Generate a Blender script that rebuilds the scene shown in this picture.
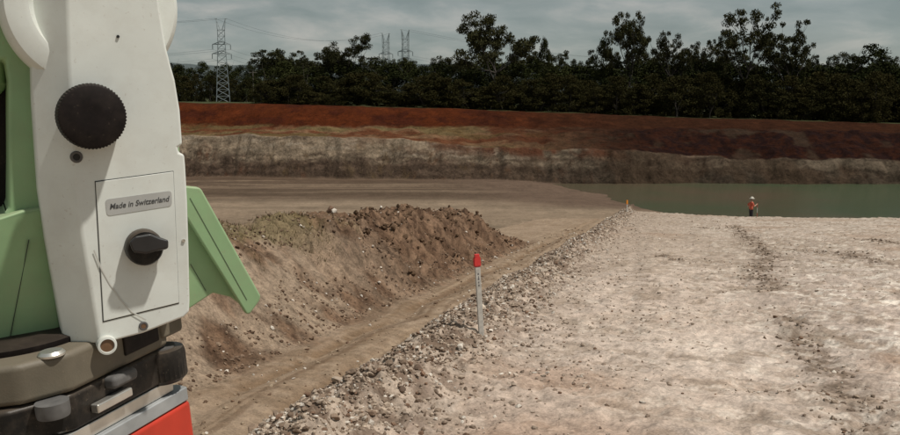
import bpy, bmesh, math, random
import numpy as np
from mathutils import Vector, Matrix

# ------------------------------------------------------------------ scene, camera, light
for o in list(bpy.data.objects):
    bpy.data.objects.remove(o)
scene = bpy.context.scene
COL = scene.collection
R = math.radians
random.seed(7)
rng = np.random.default_rng(11)

FPX, CX, CY, HORIZON = 900.0, 450.0, 217.5, 95.0      # photograph: 900 x 435
PITCH = math.atan((CY - HORIZON) / FPX)
cam_d = bpy.data.cameras.new('camera')
cam = bpy.data.objects.new('camera', cam_d)
COL.objects.link(cam)
cam_d.sensor_width = 36.0
cam_d.lens = 36.0
cam_d.clip_start = 0.03
cam_d.clip_end = 12000
cam.location = (0, 0, 0)
cam.rotation_euler = (R(90) - PITCH, 0, 0)
scene.camera = cam

SUN_DIR = Vector((0.42, -0.15, 0.88)).normalized()
SUN_ELEV = math.asin(SUN_DIR.z)
SUN_AZ = math.atan2(SUN_DIR.x, SUN_DIR.y)

world = bpy.data.worlds.new('World')
scene.world = world
world.use_nodes = True
wn, wl = world.node_tree.nodes, world.node_tree.links
wn.clear()
w_out = wn.new('ShaderNodeOutputWorld')
w_bg = wn.new('ShaderNodeBackground')
w_bg.inputs['Strength'].default_value = 0.1
sky = wn.new('ShaderNodeTexSky')
sky.sky_type = 'NISHITA'
sky.sun_disc = False
sky.sun_elevation = SUN_ELEV
sky.sun_rotation = SUN_AZ
tc = wn.new('ShaderNodeTexCoord')
sep = wn.new('ShaderNodeSeparateXYZ')
wl.new(tc.outputs['Generated'], sep.inputs[0])
den = wn.new('ShaderNodeMath'); den.operation = 'ADD'; den.inputs[1].default_value = 0.26
absz = wn.new('ShaderNodeMath'); absz.operation = 'ABSOLUTE'
wl.new(sep.outputs['Z'], absz.inputs[0]); wl.new(absz.outputs[0], den.inputs[0])
dx = wn.new('ShaderNodeMath'); dx.operation = 'DIVIDE'
dy = wn.new('ShaderNodeMath'); dy.operation = 'DIVIDE'
wl.new(sep.outputs['X'], dx.inputs[0]); wl.new(den.outputs[0], dx.inputs[1])
wl.new(sep.outputs['Y'], dy.inputs[0]); wl.new(den.outputs[0], dy.inputs[1])
comb = wn.new('ShaderNodeCombineXYZ')
wl.new(dx.outputs[0], comb.inputs[0]); wl.new(dy.outputs[0], comb.inputs[1])
n1 = wn.new('ShaderNodeTexNoise'); n1.inputs['Scale'].default_value = 3.2
n1.inputs['Detail'].default_value = 7; n1.inputs['Roughness'].default_value = 0.55
n1.inputs['Distortion'].default_value = 0.3
wl.new(comb.outputs[0], n1.inputs['Vector'])
r1 = wn.new('ShaderNodeValToRGB')                      # cloud tone
r1.color_ramp.elements[0].position = 0.36; r1.color_ramp.elements[0].color = (2.1, 2.48, 2.4, 1)
r1.color_ramp.elements[1].position = 0.68; r1.color_ramp.elements[1].color = (4.2, 4.1, 3.8, 1)
e = r1.color_ramp.elements.new(0.5); e.color = (2.7, 3.0, 2.88, 1)
wl.new(n1.outputs['Fac'], r1.inputs[0])
n2 = wn.new('ShaderNodeTexNoise'); n2.inputs['Scale'].default_value = 0.8
n2.inputs['Detail'].default_value = 5
wl.new(comb.outputs[0], n2.inputs['Vector'])
r2 = wn.new('ShaderNodeMapRange')
r2.inputs[1].default_value = 0.35; r2.inputs[2].default_value = 0.6
r2.inputs[3].default_value = 0.93; r2.inputs[4].default_value = 0.78
wl.new(n2.outputs['Fac'], r2.inputs[0])
mixw = wn.new('ShaderNodeMix'); mixw.data_type = 'RGBA'
wl.new(r2.outputs[0], mixw.inputs[0])
wl.new(sky.outputs[0], mixw.inputs[6]); wl.new(r1.outputs[0], mixw.inputs[7])
wl.new(mixw.outputs[2], w_bg.inputs['Color'])
wl.new(w_bg.outputs[0], w_out.inputs['Surface'])

sun_d = bpy.data.lights.new('sun', 'SUN')
sun_d.energy = 3.6
sun_d.angle = R(2.0)
sun_d.color = (1.0, 0.955, 0.88)
sun = bpy.data.objects.new('sun', sun_d)
COL.objects.link(sun)
sun.location = SUN_DIR * 60
sun.rotation_euler = (-SUN_DIR).to_track_quat('-Z', 'Y').to_euler()

vs = scene.view_settings
vs.view_transform = 'Standard'; vs.look = 'None'; vs.gamma = 1; vs.exposure = 0.0
vs.use_curve_mapping = False

# ------------------------------------------------------------------ small helpers
_c, _s = math.cos(PITCH), math.sin(PITCH)
def ray(px, py):
    """world direction through a pixel of the photograph"""
    a, b = (px - CX) / FPX, -(py - CY) / FPX
    return Vector((a, _c + b * _s, -_s + b * _c))
def at_y(px, py, y):
    r = ray(px, py); return r * (y / r.y)
def tan_of(py, px=450):
    r = ray(px, py); return -r.z / r.y
def zpx(py, y):                      # height that shows at row py when y metres ahead
    return -tan_of(py) * y
def on_ramp(px, py, drop=0.0):
    r = ray(px, py); t = (-(1.58 + drop)) / (r.z + 0.105 * r.y); return r * t

def hash2(ix, iy, seed):
    h = (ix.astype(np.int64) * 374761393 + iy.astype(np.int64) * 668265263 + seed * 974634213) & 0xffffffff
    h = ((h ^ (h >> 13)) * 1274126177) & 0xffffffff
    h = ((h ^ (h >> 16)) * 2246822519) & 0xffffffff
    return ((h ^ (h >> 15)) & 0xffffff) / float(0xffffff)
def vnoise(x, y, seed=0):
    x = np.asarray(x, float); y = np.asarray(y, float)
    ix, iy = np.floor(x), np.floor(y)
    fx, fy = x - ix, y - iy
    fx = fx * fx * fx * (fx * (fx * 6 - 15) + 10); fy = fy * fy * fy * (fy * (fy * 6 - 15) + 10)
    a, b = hash2(ix, iy, seed), hash2(ix + 1, iy, seed)
    c, d = hash2(ix, iy + 1, seed), hash2(ix + 1, iy + 1, seed)
    return (a + (b - a) * fx) * (1 - fy) + (c + (d - c) * fx) * fy
def fbm(x, y, octv=4, seed=0, rough=0.5):
    s, amp, tot = 0.0, 1.0, 0.0
    ca, sa = 0.8, 0.6
    for i in range(octv):
        s = s + amp * vnoise(x, y, seed + i * 17); tot += amp; amp *= rough
        x, y = (x * ca - y * sa) * 2.03 + 13.1, (x * sa + y * ca) * 2.03 - 7.7
    return s / tot
def sst(a, b, x):
    t = np.clip((x - a) / (b - a), 0, 1); return t * t * (3 - 2 * t)

def mesh_np(name, V, F, colors=None, normals=None, smooth=True):
    """mesh from numpy arrays; F is (n,3) or (n,4)"""
    me = bpy.data.meshes.new(name)
    V = np.ascontiguousarray(V, np.float32); F = np.ascontiguousarray(F, np.int32)
    k = F.shape[1]
    me.vertices.add(len(V)); me.vertices.foreach_set('co', V.ravel())
    me.loops.add(F.size); me.loops.foreach_set('vertex_index', F.ravel())
    me.polygons.add(len(F))
    me.polygons.foreach_set('loop_start', np.arange(0, F.size, k, dtype=np.int32))
    me.polygons.foreach_set('loop_total', np.full(len(F), k, np.int32))
    me.polygons.foreach_set('use_smooth', np.full(len(F), smooth, bool))
    me.update(calc_edges=True)
    if colors is not None:
        ca = me.color_attributes.new('Col', 'FLOAT_COLOR', 'POINT')
        c4 = np.ones((len(V), 4), np.float32); c4[:, :3] = colors
        ca.data.foreach_set('color', c4.ravel())
    if normals is not None:
        me.normals_split_custom_set_from_vertices(np.ascontiguousarray(normals, np.float32).tolist())
    me.validate()
    return me
def link(name, me, mat=None, parent=None):
    o = bpy.data.objects.new(name, me); COL.objects.link(o)
    if mat is not None and me is not None:
        if len(me.materials) == 0: me.materials.append(mat)
    if parent is not None:
        o.parent = parent
        o.matrix_parent_inverse = MATW[parent.name].inverted() if parent.name in MATW else Matrix.Identity(4)
    return o
MATW = {}
def empty(name, loc=(0, 0, 0)):
    o = bpy.data.objects.new(name, None); COL.objects.link(o); o.location = loc
    o.empty_display_size = 0.1
    MATW[o.name] = Matrix.Translation(Vector(loc))
    return o
def tag(o, label=None, cat=None, group=None, kind=None):
    if label: o['label'] = label
    if cat: o['category'] = cat
    if group: o['group'] = group
    if kind: o['kind'] = kind
    return o
def copy_tree(o, parent=None):
    c = o.copy(); COL.objects.link(c); c.parent = parent
    for ch in list(o.children):
        copy_tree(ch, c)
    return c

# ------------------------------------------------------------------ materials
def mat_new(name):
    m = bpy.data.materials.new(name); m.use_nodes = True
    nt = m.node_tree; b = nt.nodes['Principled BSDF']
    return m, nt, b
def mat_plain(name, col, rough=0.5, metal=0.0, spec=0.5, var=0.08, scale=60.0, bump=0.0, bscale=400.0, dust=0.0):
    """plain coloured surface with slight procedural variation and wear"""
    m, nt, b = mat_new(name)
    N, L = nt.nodes, nt.links
    tcn = N.new('ShaderNodeTexCoord')
    nz = N.new('ShaderNodeTexNoise'); nz.inputs['Scale'].default_value = scale; nz.inputs['Detail'].default_value = 5
    L.new(tcn.outputs['Object'], nz.inputs['Vector'])
    rp = N.new('ShaderNodeValToRGB')
    rp.color_ramp.elements[0].position = 0.3; rp.color_ramp.elements[1].position = 0.7
    rp.color_ramp.elements[0].color = (*[max(0, c * (1 - var)) for c in col], 1)
    rp.color_ramp.elements[1].color = (*[min(1, c * (1 + var)) for c in col], 1)
    L.new(nz.outputs['Fac'], rp.inputs[0]); L.new(rp.outputs[0], b.inputs['Base Color'])
    if dust:                                                         # fine site dust lying on top faces, and specks of dirt
        def mth(op, a=None, c=None, k=None):
            q = N.new('ShaderNodeMath'); q.operation = op; q.use_clamp = True
            if a is not None: L.new(a, q.inputs[0])
            if c is not None: L.new(c, q.inputs[1])
            if k is not None: q.inputs[1].default_value = k
            return q.outputs[0]
        ge = N.new('ShaderNodeNewGeometry'); sx = N.new('ShaderNodeSeparateXYZ'); L.new(ge.outputs['Normal'], sx.inputs[0])
        nd = N.new('ShaderNodeTexNoise'); nd.inputs['Scale'].default_value = 55; nd.inputs['Detail'].default_value = 8; nd.inputs['Roughness'].default_value = .7
        L.new(tcn.outputs['Object'], nd.inputs['Vector'])
        ns = N.new('ShaderNodeTexNoise'); ns.inputs['Scale'].default_value = 420; ns.inputs['Detail'].default_value = 2
        L.new(tcn.outputs['Object'], ns.inputs['Vector'])
        m1 = N.new('ShaderNodeMapRange'); m1.inputs[1].default_value = .45; m1.inputs[2].default_value = .7; m1.inputs[3].default_value = .0; m1.inputs[4].default_value = .35
        L.new(nd.outputs['Fac'], m1.inputs[0])
        m2_ = N.new('ShaderNodeMapRange'); m2_.inputs[1].default_value = .68; m2_.inputs[2].default_value = .74; m2_.inputs[3].default_value = 0; m2_.inputs[4].default_value = .6
        L.new(ns.outputs['Fac'], m2_.inputs[0])
        up_ = mth('MULTIPLY', sx.outputs['Z'], k=.55)
        tot = mth('MULTIPLY', mth('ADD', mth('ADD', m1.outputs[0], up_), m2_.outputs[0]), k=dust)
        mxd = N.new('ShaderNodeMix'); mxd.data_type = 'RGBA'; L.new(tot, mxd.inputs[0]); L.new(rp.outputs[0], mxd.inputs[6])
        mxd.inputs[7].default_value = (.34, .26, .19, 1); L.new(mxd.outputs[2], b.inputs['Base Color'])
    b.inputs['Roughness'].default_value = rough; b.inputs['Metallic'].default_value = metal
    b.inputs['Specular IOR Level'].default_value = spec
    if bump:
        n2_ = N.new('ShaderNodeTexNoise'); n2_.inputs['Scale'].default_value = bscale; n2_.inputs['Detail'].default_value = 3
        L.new(tcn.outputs['Object'], n2_.inputs['Vector'])
        bp = N.new('ShaderNodeBump'); bp.inputs['Strength'].default_value = bump; bp.inputs['Distance'].default_value = 0.001
        L.new(n2_.outputs['Fac'], bp.inputs['Height']); L.new(bp.outputs[0], b.inputs['Normal'])
    return m
def mat_soil(name, var=0.35, s1=3.0, s2=22.0, bump=0.5, dist=0.03, rough=0.95):
    """soil: per-point colour of the ground times fine procedural grain, with bump"""
    m, nt, b = mat_new(name)
    N, L = nt.nodes, nt.links
    at = N.new('ShaderNodeAttribute'); at.attribute_name = 'Col'
    tcn = N.new('ShaderNodeTexCoord')
    na = N.new('ShaderNodeTexNoise'); na.inputs['Scale'].default_value = s1; na.inputs['Detail'].default_value = 8
    na.inputs['Roughness'].default_value = 0.7
    nb = N.new('ShaderNodeTexNoise'); nb.inputs['Scale'].default_value = s2; nb.inputs['Detail'].default_value = 6
    nb.inputs['Roughness'].default_value = 0.75
    L.new(tcn.outputs['Object'], na.inputs['Vector']); L.new(tcn.outputs['Object'], nb.inputs['Vector'])
    ad = N.new('ShaderNodeMath'); ad.operation = 'ADD'
    L.new(na.outputs['Fac'], ad.inputs[0]); L.new(nb.outputs['Fac'], ad.inputs[1])
    mr = N.new('ShaderNodeMapRange')
    mr.inputs[1].default_value = 0.8; mr.inputs[2].default_value = 1.2
    mr.inputs[3].default_value = 1 - var; mr.inputs[4].default_value = 1 + var
    L.new(ad.outputs[0], mr.inputs[0])
    mx = N.new('ShaderNodeVectorMath'); mx.operation = 'SCALE'
    L.new(at.outputs['Color'], mx.inputs[0]); L.new(mr.outputs[0], mx.inputs['Scale'])
    L.new(mx.outputs[0], b.inputs['Base Color'])
    b.inputs['Roughness'].default_value = rough
    b.inputs['Specular IOR Level'].default_value = 0.04
    bp = N.new('ShaderNodeBump'); bp.inputs['Strength'].default_value = bump; bp.inputs['Distance'].default_value = dist
    L.new(ad.outputs[0], bp.inputs['Height']); L.new(bp.outputs[0], b.inputs['Normal'])
    return m
def mat_leaf(name, c0, c1):
    m, nt, b = mat_new(name)
    N, L = nt.nodes, nt.links
    oi = N.new('ShaderNodeObjectInfo'); ge = N.new('ShaderNodeNewGeometry')
    ad = N.new('ShaderNodeMath'); ad.operation = 'MULTIPLY_ADD'; ad.inputs[1].default_value = 0.6
    ml = N.new('ShaderNodeMath'); ml.operation = 'MULTIPLY'; ml.inputs[1].default_value = 0.4
    L.new(oi.outputs['Random'], ml.inputs[0])
    L.new(ge.outputs['Random Per Island'], ad.inputs[0]); L.new(ml.outputs[0], ad.inputs[2])
    rp = N.new('ShaderNodeValToRGB')
    rp.color_ramp.elements[0].color = (*c0, 1); rp.color_ramp.elements[1].color = (*c1, 1)
    L.new(ad.outputs[0], rp.inputs[0]); L.new(rp.outputs[0], b.inputs['Base Color'])
    b.inputs['Roughness'].default_value = 0.9; b.inputs['Specular IOR Level'].default_value = 0.03
    return m

M = {}
M['ramp'] = mat_soil('pale_gravel', 0.36, 7.0, 45.0, 0.8, 0.010)
M['track'] = mat_soil('track_soil', 0.32, 5.0, 35.0, 0.8, 0.012)
M['mound'] = mat_soil('mound_soil', 0.45, 5.0, 22.0, 0.9, 0.03)
M['wall'] = mat_soil('pit_face', 0.4, 0.6, 3.0, 0.8, 0.25)
M['floor'] = mat_soil('pit_floor_soil', 0.22, 0.5, 3.0, 0.5, 0.1)
M['stones'] = mat_soil('stone_rock', 0.25, 30.0, 120.0, 0.4, 0.006, 0.85)
M['grass'] = mat_leaf('dry_grass', (0.10, 0.08, 0.035), (0.18, 0.145, 0.075))
M['leaf_a'] = mat_leaf('gum_leaf', (0.018, 0.020, 0.009), (0.060, 0.057, 0.024))
M['leaf_b'] = mat_leaf('dense_leaf', (0.012, 0.016, 0.006), (0.042, 0.045, 0.015))
M['leaf_c'] = mat_leaf('olive_leaf', (0.014, 0.016, 0.006), (0.050, 0.042, 0.015))
M['bark'] = mat_plain('bark', (0.045, 0.036, 0.028), 0.9, var=0.4, scale=3)
M['steel'] = mat_plain('galvanised_steel', (0.20, 0.23, 0.235), 0.6, 0.2, var=0.2, scale=2)
M['wire'] = mat_plain('power_wire', (0.09, 0.10, 0.11), 0.6, 0.2, scale=2)
M['wood_pole'] = mat_plain('weathered_pole', (0.12, 0.10, 0.085), 0.9, var=0.3, scale=3)

# ------------------------------------------------------------------ terrain
def edge_x(y): return -2.1 + 0.231 * y                  # left edge of the ramp
def ramp_z(y): return np.where(y > 0, -1.58 - 0.105 * y, -1.58 - 0.02 * y)
CREST = np.array([[-60, 78], [6, 76], [11, 71], [13.5, 64], [16.5, 56], [19, 52.5], [25, 50.5], [34, 49], [60, 47], [200, 45]], float)
FLOOR = -11.0
WATER = -11.5
_pxs = np.array([0, 180, 300, 450, 560, 700, 900, 1100], float)
_top = np.array([102, 103, 105, 109, 113, 118.5, 124, 128], float)
_stra = np.array([134, 134, 137, 143, 150, 157, 160, 162], float)
TX = np.array([(p - 450) / 900 * 139 for p in _pxs]); TZ = np.array([zpx(q, 139) for q in _top])
SX = np.array([(p - 450) / 900 * 121 for p in _pxs]); SZ = np.array([zpx(q, 121) for q in _stra])

def mound_h(y):
    h = np.interp(y, [0, 8, 14, 18, 22, 26, 30, 33, 36, 38.5, 41, 43.5], [1.75, 1.75, 1.78, 1.76, 1.74, 1.74, 1.72, 1.68, 1.6, 1.45, .85, 0])
    return h
def fields(X, Y):
    """height and useful masks for any point of the ground"""
    off = (edge_x(Y) - X) * 0.974
    P = ramp_z(Y)
    nl = fbm(X * .25, Y * .25, 3, 1) - .5
    nm = fbm(X * 1.1, Y * 1.1, 4, 2) - .5
    nf = fbm(X * 5.0, Y * 5.0, 4, 3, .6) - .5
    # ramp platform
    yc = np.interp(X, CREST[:, 0], CREST[:, 1]) + nl * 1.2
    s = Y - yc
    zr = P + nl * .10 + nm * .08 + nf * .085 + sst(.55, .75, fbm(X * 2.2, Y * 2.2, 3, 7)) * .03
    over = np.clip(s + 1.0, 0, None)
    zr = zr - .075 * np.clip(over, 0, 9) ** 1.08 - .30 * np.clip(over - 9, 0, None)
    # windrow of rubble along the left edge
    wob = (vnoise(Y * .45, Y * 0 + 3.3, 5) - .5) * .35
    o2 = off + wob
    hump = .15 * np.exp(-((o2 + .02) / .42) ** 2) * (.65 + .7 * vnoise(Y * 1.3, X * .6, 6))
    zr = zr + hump + np.exp(-(o2 / .6) ** 2) * nf * .16
    # drop to the track, track, mound
    drop = 1.0 * sst(.25, 1.55, o2)
    H = mound_h(Y)
    foot = 3.55 + .3 * nl
    cr = 6.3 + .8 * (vnoise(Y * .22, Y * 0 + 9, 8) - .5)
    up = sst(foot, cr, off) ** .85 * H
    lump = (fbm(X * .55 + 3, Y * .55, 4, 21) - .5)
    rid = 1 - np.abs(2 * fbm(X * 1.5, Y * 1.5, 3, 23) - 1)
    fine = fbm(X * 4.2, Y * 4.2, 3, 25, .6) - .5
    rough = sst(15, 25, Y) * .8 + .25
    up = up + sst(foot - .1, foot + .9, off) * np.clip(H, 0, 1) * (lump * .8 + (rid - .6) * .45 + fine * .36 + (fbm(X * 8, Y * 8, 3, 27, .6) - .5) * .12) * rough
    back = np.clip(off - cr - .5, 0, None)
    ruts = -.07 * np.exp(-((o2 - 2.05) / .13) ** 2) - .07 * np.exp(-((o2 - 3.0) / .15) ** 2) + .03 * np.exp(-((o2 - 2.5) / .2) ** 2)
    zl = P - drop + hump * (o2 < .6) + np.exp(-(o2 / .6) ** 2) * nf * .10 + ruts * (off < 3.8) + nm * .06 + nf * .03 + up
    zl = zl - .62 * back * (H > .3) - .25 * np.clip(off - 8, 0, None) * (H <= .3)
    z = np.where(off < .0, zr, np.where(Y < 78, zl, zr - drop))
    blend = sst(-.02, .3, off)
    z = zr * (1 - blend) + np.minimum(zl, zl) * blend
    # pit floor
    flx = FLOOR - 1.6 * sst(11, 29, X + .25 * (Y - 100)) + .12 * (fbm(X * .06, Y * .5, 3, 31) - .5) + .05 * nm
    flx = flx + .22 * sst(.5, .75, fbm(X * .03, Y * .32, 3, 33))
    z = np.maximum(z, flx)
    floor_m = (z <= flx + .02)
    # far pit wall
    yw = 118.0 - .035 * X + 3.0 * (fbm(X * .06, X * 0 + 4, 3, 41) - .5) + 1.2 * (fbm(X * .5, X * 0 + 2, 3, 43) - .5)
    sw = Y - yw
    zt = np.interp(X, TX, TZ); zs = np.interp(X, SX, SZ) + 1.5 * (fbm(X * .12, X * 0 + 8, 4, 51, .6) - .5)
    base = np.maximum(flx, -12.2)
    k1 = np.clip(sw / 3.2, 0, 1)
    gul = (fbm(X * .9, Y * .9 + z * 0, 4, 45, .6) - .5)
    zw = base + (zs - base) * (k1 ** .9) + np.sin(k1 * math.pi) * (gul * 1.0 + .9 * (fbm(X * .35, Y * .2, 3, 53) - .5))
    k2 = np.clip((sw - 3.2) / 7.5, 0, 1)
    zb = np.maximum(zs + .5, np.minimum(-5.0, zt - 1.2))
    zw = zw + (zb - zs) * k2 + sst(0, .3, k2) * (fbm(X * .35, Y * .5, 4, 47) - .5) * 1.0
    k3 = sst(0, 1, (sw - 10.7) / 10.5)
    zw = zw + (zt - zb) * k3
    zw = zw - sst(0, .3, k3) * (fbm(X * .35, Y * .5, 4, 47) - .5) * .8 + k3 * (fbm(X * .2, Y * .2, 4, 49) - .5) * .35
    z = np.where(sw > 0, np.maximum(zw, base), z)
    far = sst(150, 260, Y)
    z = z * (1 - far) + (-2.6) * far
    # big sheet off to the sides stays level with the plateau
    return dict(z=z, off=off, o2=o2, s=s, sw=sw, H=H, floor=floor_m, nl=nl, nm=nm, nf=nf, k1=k1, k2=k2, k3=k3,
                cr=cr, foot=foot, zs=zs, zt=zt, up=up)
def ground_z(x, y):
    return float(fields(np.array([x], float), np.array([y], float))['z'][0])

def lerp(a, b, t):
    t = np.asarray(t)[..., None]; return np.asarray(a) * (1 - t) + np.asarray(b) * t
def ground_colour(X, Y, f):
    off, sw = f['off'], f['sw']
    n1 = fbm(X * .16, Y * .16, 4, 61); n2 = fbm(X * 1.3, Y * 1.3, 5, 62, .62); n3 = fbm(X * 6, Y * 6, 4, 63, .6)
    nst = fbm(X * 2.3, Y * 2.3, 5, 64, .7); lane = sst(5.5, 1.5, -off) * sst(-.2, .4, -off)
    # --- ramp: pale clay with chalky crusts and dark loose soil
    c = lerp((.475, .385, .325), (.56, .47, .405), sst(.35, .65, n1))
    c = lerp(c, (.35, .272, .215), sst(.47, .62, n2) * .8)
    c = lerp(c, (.76, .68, .59), sst(.51, .60, nst) * sst(.42, .56, n3) * (.25 + .7 * sst(1.5, 5, -off)))
    c = lerp(c, (.455, .36, .29), lane * .6)
    c = lerp(c, c * .8, sst(.54, .68, fbm(off * 1.7, Y * .05 + 3, 3, 111)) * .7)
    c = lerp(c, c * 1.12, sst(.56, .68, fbm(off * 2.3 + 9, Y * .06, 3, 112)) * .7)
    c = lerp(c, (.72, .64, .55), sst(.58, .66, fbm(X * 9, Y * 9, 3, 96, .6)) * sst(.42, .55, n2) * .6 * (1 - .6 * lane))
    c = lerp(c, (.25, .188, .14), sst(.57, .66, fbm(X * 2.4 + 31, Y * 2.6, 5, 68, .7)) * .6)
    c = lerp(c, (.34, .225, .16), sst(.55, .7, fbm(X * .3 + 9, Y * .3, 4, 66)) * .6)
    c = lerp(c, (.27, .208, .155), sst(8, 26, Y) * .5 + sst(30, 60, Y) * .12)
    for (pts, wdt) in LOOSE:
        d = np.full(X.shape, 1e9)
        for (ax, ay), (bx, by) in zip(pts[:-1], pts[1:]):
            vx, vy = bx - ax, by - ay; q = vx * vx + vy * vy
            t = np.clip(((X - ax) * vx + (Y - ay) * vy) / q, 0, 1)
            d = np.minimum(d, np.hypot((X - ax - t * vx), (Y - ay - t * vy)))
        c = lerp(c, (.15, .108, .078), sst(wdt * 1.6, wdt * .2, d + (n2 - .5) * wdt * 2.2) * sst(.35, .6, n3) * .9)
    # --- rubble windrow
    o2 = f['o2']
    wr = np.exp(-((o2 - .1) / .75) ** 2)
    rub = lerp((.17, .12, .088), (.42, .335, .265), sst(.38, .62, n3))
    c = lerp(c, rub, np.clip(wr * 1.3, 0, 1) * (Y < 78))
    # --- track
    trk = lerp((.225, .16, .108), (.285, .21, .148), sst(.35, .65, n2))
    trk = lerp(trk, (.17, .11, .066), np.clip(np.exp(-((o2 - 2.05) / .12) ** 2) + np.exp(-((o2 - 3.05) / .14) ** 2) + .7 * np.exp(-((o2 - 2.6) / .08) ** 2) + .8 * np.exp(-((o2 - 1.75) / .06) ** 2) + .6 * np.exp(-((o2 - 3.3) / .06) ** 2), 0, 1) * sst(.22, .5, fbm(X * 2, Y * .5, 3, 67)) * .85)
    trk = lerp(trk, (.33, .25, .18), sst(.6, .7, nst) * .5)
    trk = lerp(trk, (.15, .10, .066), sst(.58, .72, fbm(o2 * 6.5, Y * .12, 3, 98)) * .6 * sst(60, 40, Y))
    trk = lerp(trk, (.33, .245, .17), sst(.60, .72, fbm(o2 * 6.5 + 20, Y * .12, 3, 99)) * .5)
    tm = sst(.6, 1.3, o2)
    c = lerp(c, trk, tm * (Y < 110))
    # --- mound
    md = lerp((.10, .060, .038), (.19, .120, .077), sst(.36, .64, n2))
    md = lerp(md, (.07, .042, .027), sst(.52, .64, n3) * .75)
    md = lerp(md, (.23, .14, .088), sst(.56, .66, fbm(X * 3.1 + 7, Y * 3.1, 5, 97, .7)) * .55)
    md = lerp(md, (.33, .25, .18), sst(25, 17, Y + 6 * (n1 - .5)) * sst(.35, .55, fbm(X * .7, Y * .7, 4, 69)) * .8)
    gr = sst(.42, .55, fbm(X * .6, Y * .35, 4, 71)) * sst(4.9, 6.0, off) * sst(12, 16, Y) * sst(27.5, 22, Y)
    md = lerp(md, (.135, .11, .05), gr * .6)
    mm = sst(-.25, .35, off - f['foot'] + (n2 - .5) * .7) * np.clip(f['H'] * 2, 0, 1)
    c = lerp(c, md, mm)
    # --- pit floor
    band = fbm(X * .02, Y * .42, 4, 73)
    fl = lerp((.085, .059, .04), (.145, .103, .071), sst(.35, .6, band))
    fl = lerp(fl, (.085, .058, .04), sst(.44, .54, fbm(X * .022 + 5, Y * .62, 3, 74)) * sst(92, 99, Y) * .9)
    fl = lerp(fl, (.085, .056, .038), sst(113, 117, Y + 4 * (n1 - .5)) * .7)
    fl = lerp(fl, (.29, .22, .155), sst(98, 91, Y) * .6 * (n1 * .6 + .5))
    fl = lerp(fl, (.115, .078, .056), sst(-4, 10, X + .3 * (Y - 104)) * sst(84, 91, Y) * sst(.25, .55, fbm(X * .04, Y * .5, 4, 75) + .15))
    c = lerp(c, fl, np.where(f['floor'] | (Y > 84), 1.0, 0.0) * (sw <= .6))
    # --- far wall : strata by height, red spoil above
    z = f['z'] + 1.1 * (fbm(X * .10, Y * 0 + 1, 3, 81) - .5) + .5 * (fbm(X * .7, f['z'] * .7, 3, 82) - .5)
    rel = np.clip((z + 11.3) / (f['zs'] + 11.3), 0, 1.3)
    right = sst(-5, 28, X)  # mask that paints cloud shade into the right-end wall colours
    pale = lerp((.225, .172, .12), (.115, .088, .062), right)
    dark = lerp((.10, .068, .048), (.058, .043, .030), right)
    nw = fbm(X * .22, z * 1.7, 5, 83, .62)
    st = lerp(dark, pale, np.clip(sst(.40, .62, rel + (nw - .5) * .45), 0, 1))
    st = lerp(st, dark * .5, sst(.50, .64, fbm(X * .5, z * 3.0, 5, 84, .65)) * (.85 - .5 * sst(.45, .6, rel)))
    st = lerp(st, dark * .55, sst(.52, .60, fbm(X * .05, z * 2.2, 3, 94)) * .6)
    st = lerp(st, pale * 1.25, sst(.55, .68, fbm(X * .45 + 3, z * 2.2, 5, 95, .65)) * (1 - right) * .75 * sst(.4, .55, rel))
    st = lerp(st, (.29, .235, .175), sst(.6, .72, nw) * sst(.5, .7, rel) * (1 - right) * .8)
    st = lerp(st, (.075, .026, .013), sst(.6, .95, rel) * sst(.42, .58, fbm(X * .3, z * .35, 4, 85)) * sst(-25, 5, X) * sst(40, 15, X) * .9)
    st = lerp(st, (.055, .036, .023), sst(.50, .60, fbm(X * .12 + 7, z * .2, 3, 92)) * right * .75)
    bench = lerp((.15, .085, .046), (.10, .038, .018), sst(.4, .6, fbm(X * .25, Y * .5, 4, 86)))
    bench = lerp(bench, (.105, .09, .038), sst(.52, .62, fbm(X * .10, Y * .3, 4, 87)) * (1 - right) * .55)
    bench = lerp(bench, lerp((.026, .009, .005), (.014, .006, .004), sst(.4, .6, n2)), right)  # bench darkened in colour for the cloud shade
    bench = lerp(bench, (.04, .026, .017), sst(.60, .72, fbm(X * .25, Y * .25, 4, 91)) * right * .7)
    red = lerp((.066, .016, .005), (.044, .011, .0035), sst(.4, .65, fbm(X * .3, Y * .3, 5, 88, .6)))
    red = lerp(red, (.030, .0115, .0055), right * .92)  # red soil darkened in colour for the same cloud shade
    red = lerp(red, red * 1.5, sst(.6, .74, fbm(X * .8, Y * .8, 4, 89)) * .6)
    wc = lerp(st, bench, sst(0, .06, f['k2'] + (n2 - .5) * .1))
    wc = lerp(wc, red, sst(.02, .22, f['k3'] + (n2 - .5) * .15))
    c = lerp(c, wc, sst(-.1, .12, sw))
    c = lerp(c, (.05, .055, .025), sst(23, 27, sw + (n2 - .5) * 6))
    return np.clip(c, .005, .9)

LOOSE = []
for pts, wdt in [([(735, 226), (752, 243), (770, 256), (755, 272), (772, 290)], .30),
                 ([(790, 318), (806, 345), (842, 388), (868, 440)], .20),
                 ([(808, 250), (846, 254), (884, 262)], .35), ([(700, 228), (722, 229)], .3),
                 ([(868, 240), (905, 246)], .3), ([(660, 256), (680, 262)], .12)]:
    LOOSE.append(([tuple(on_ramp(*p).xy) for p in pts], wdt))

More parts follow.
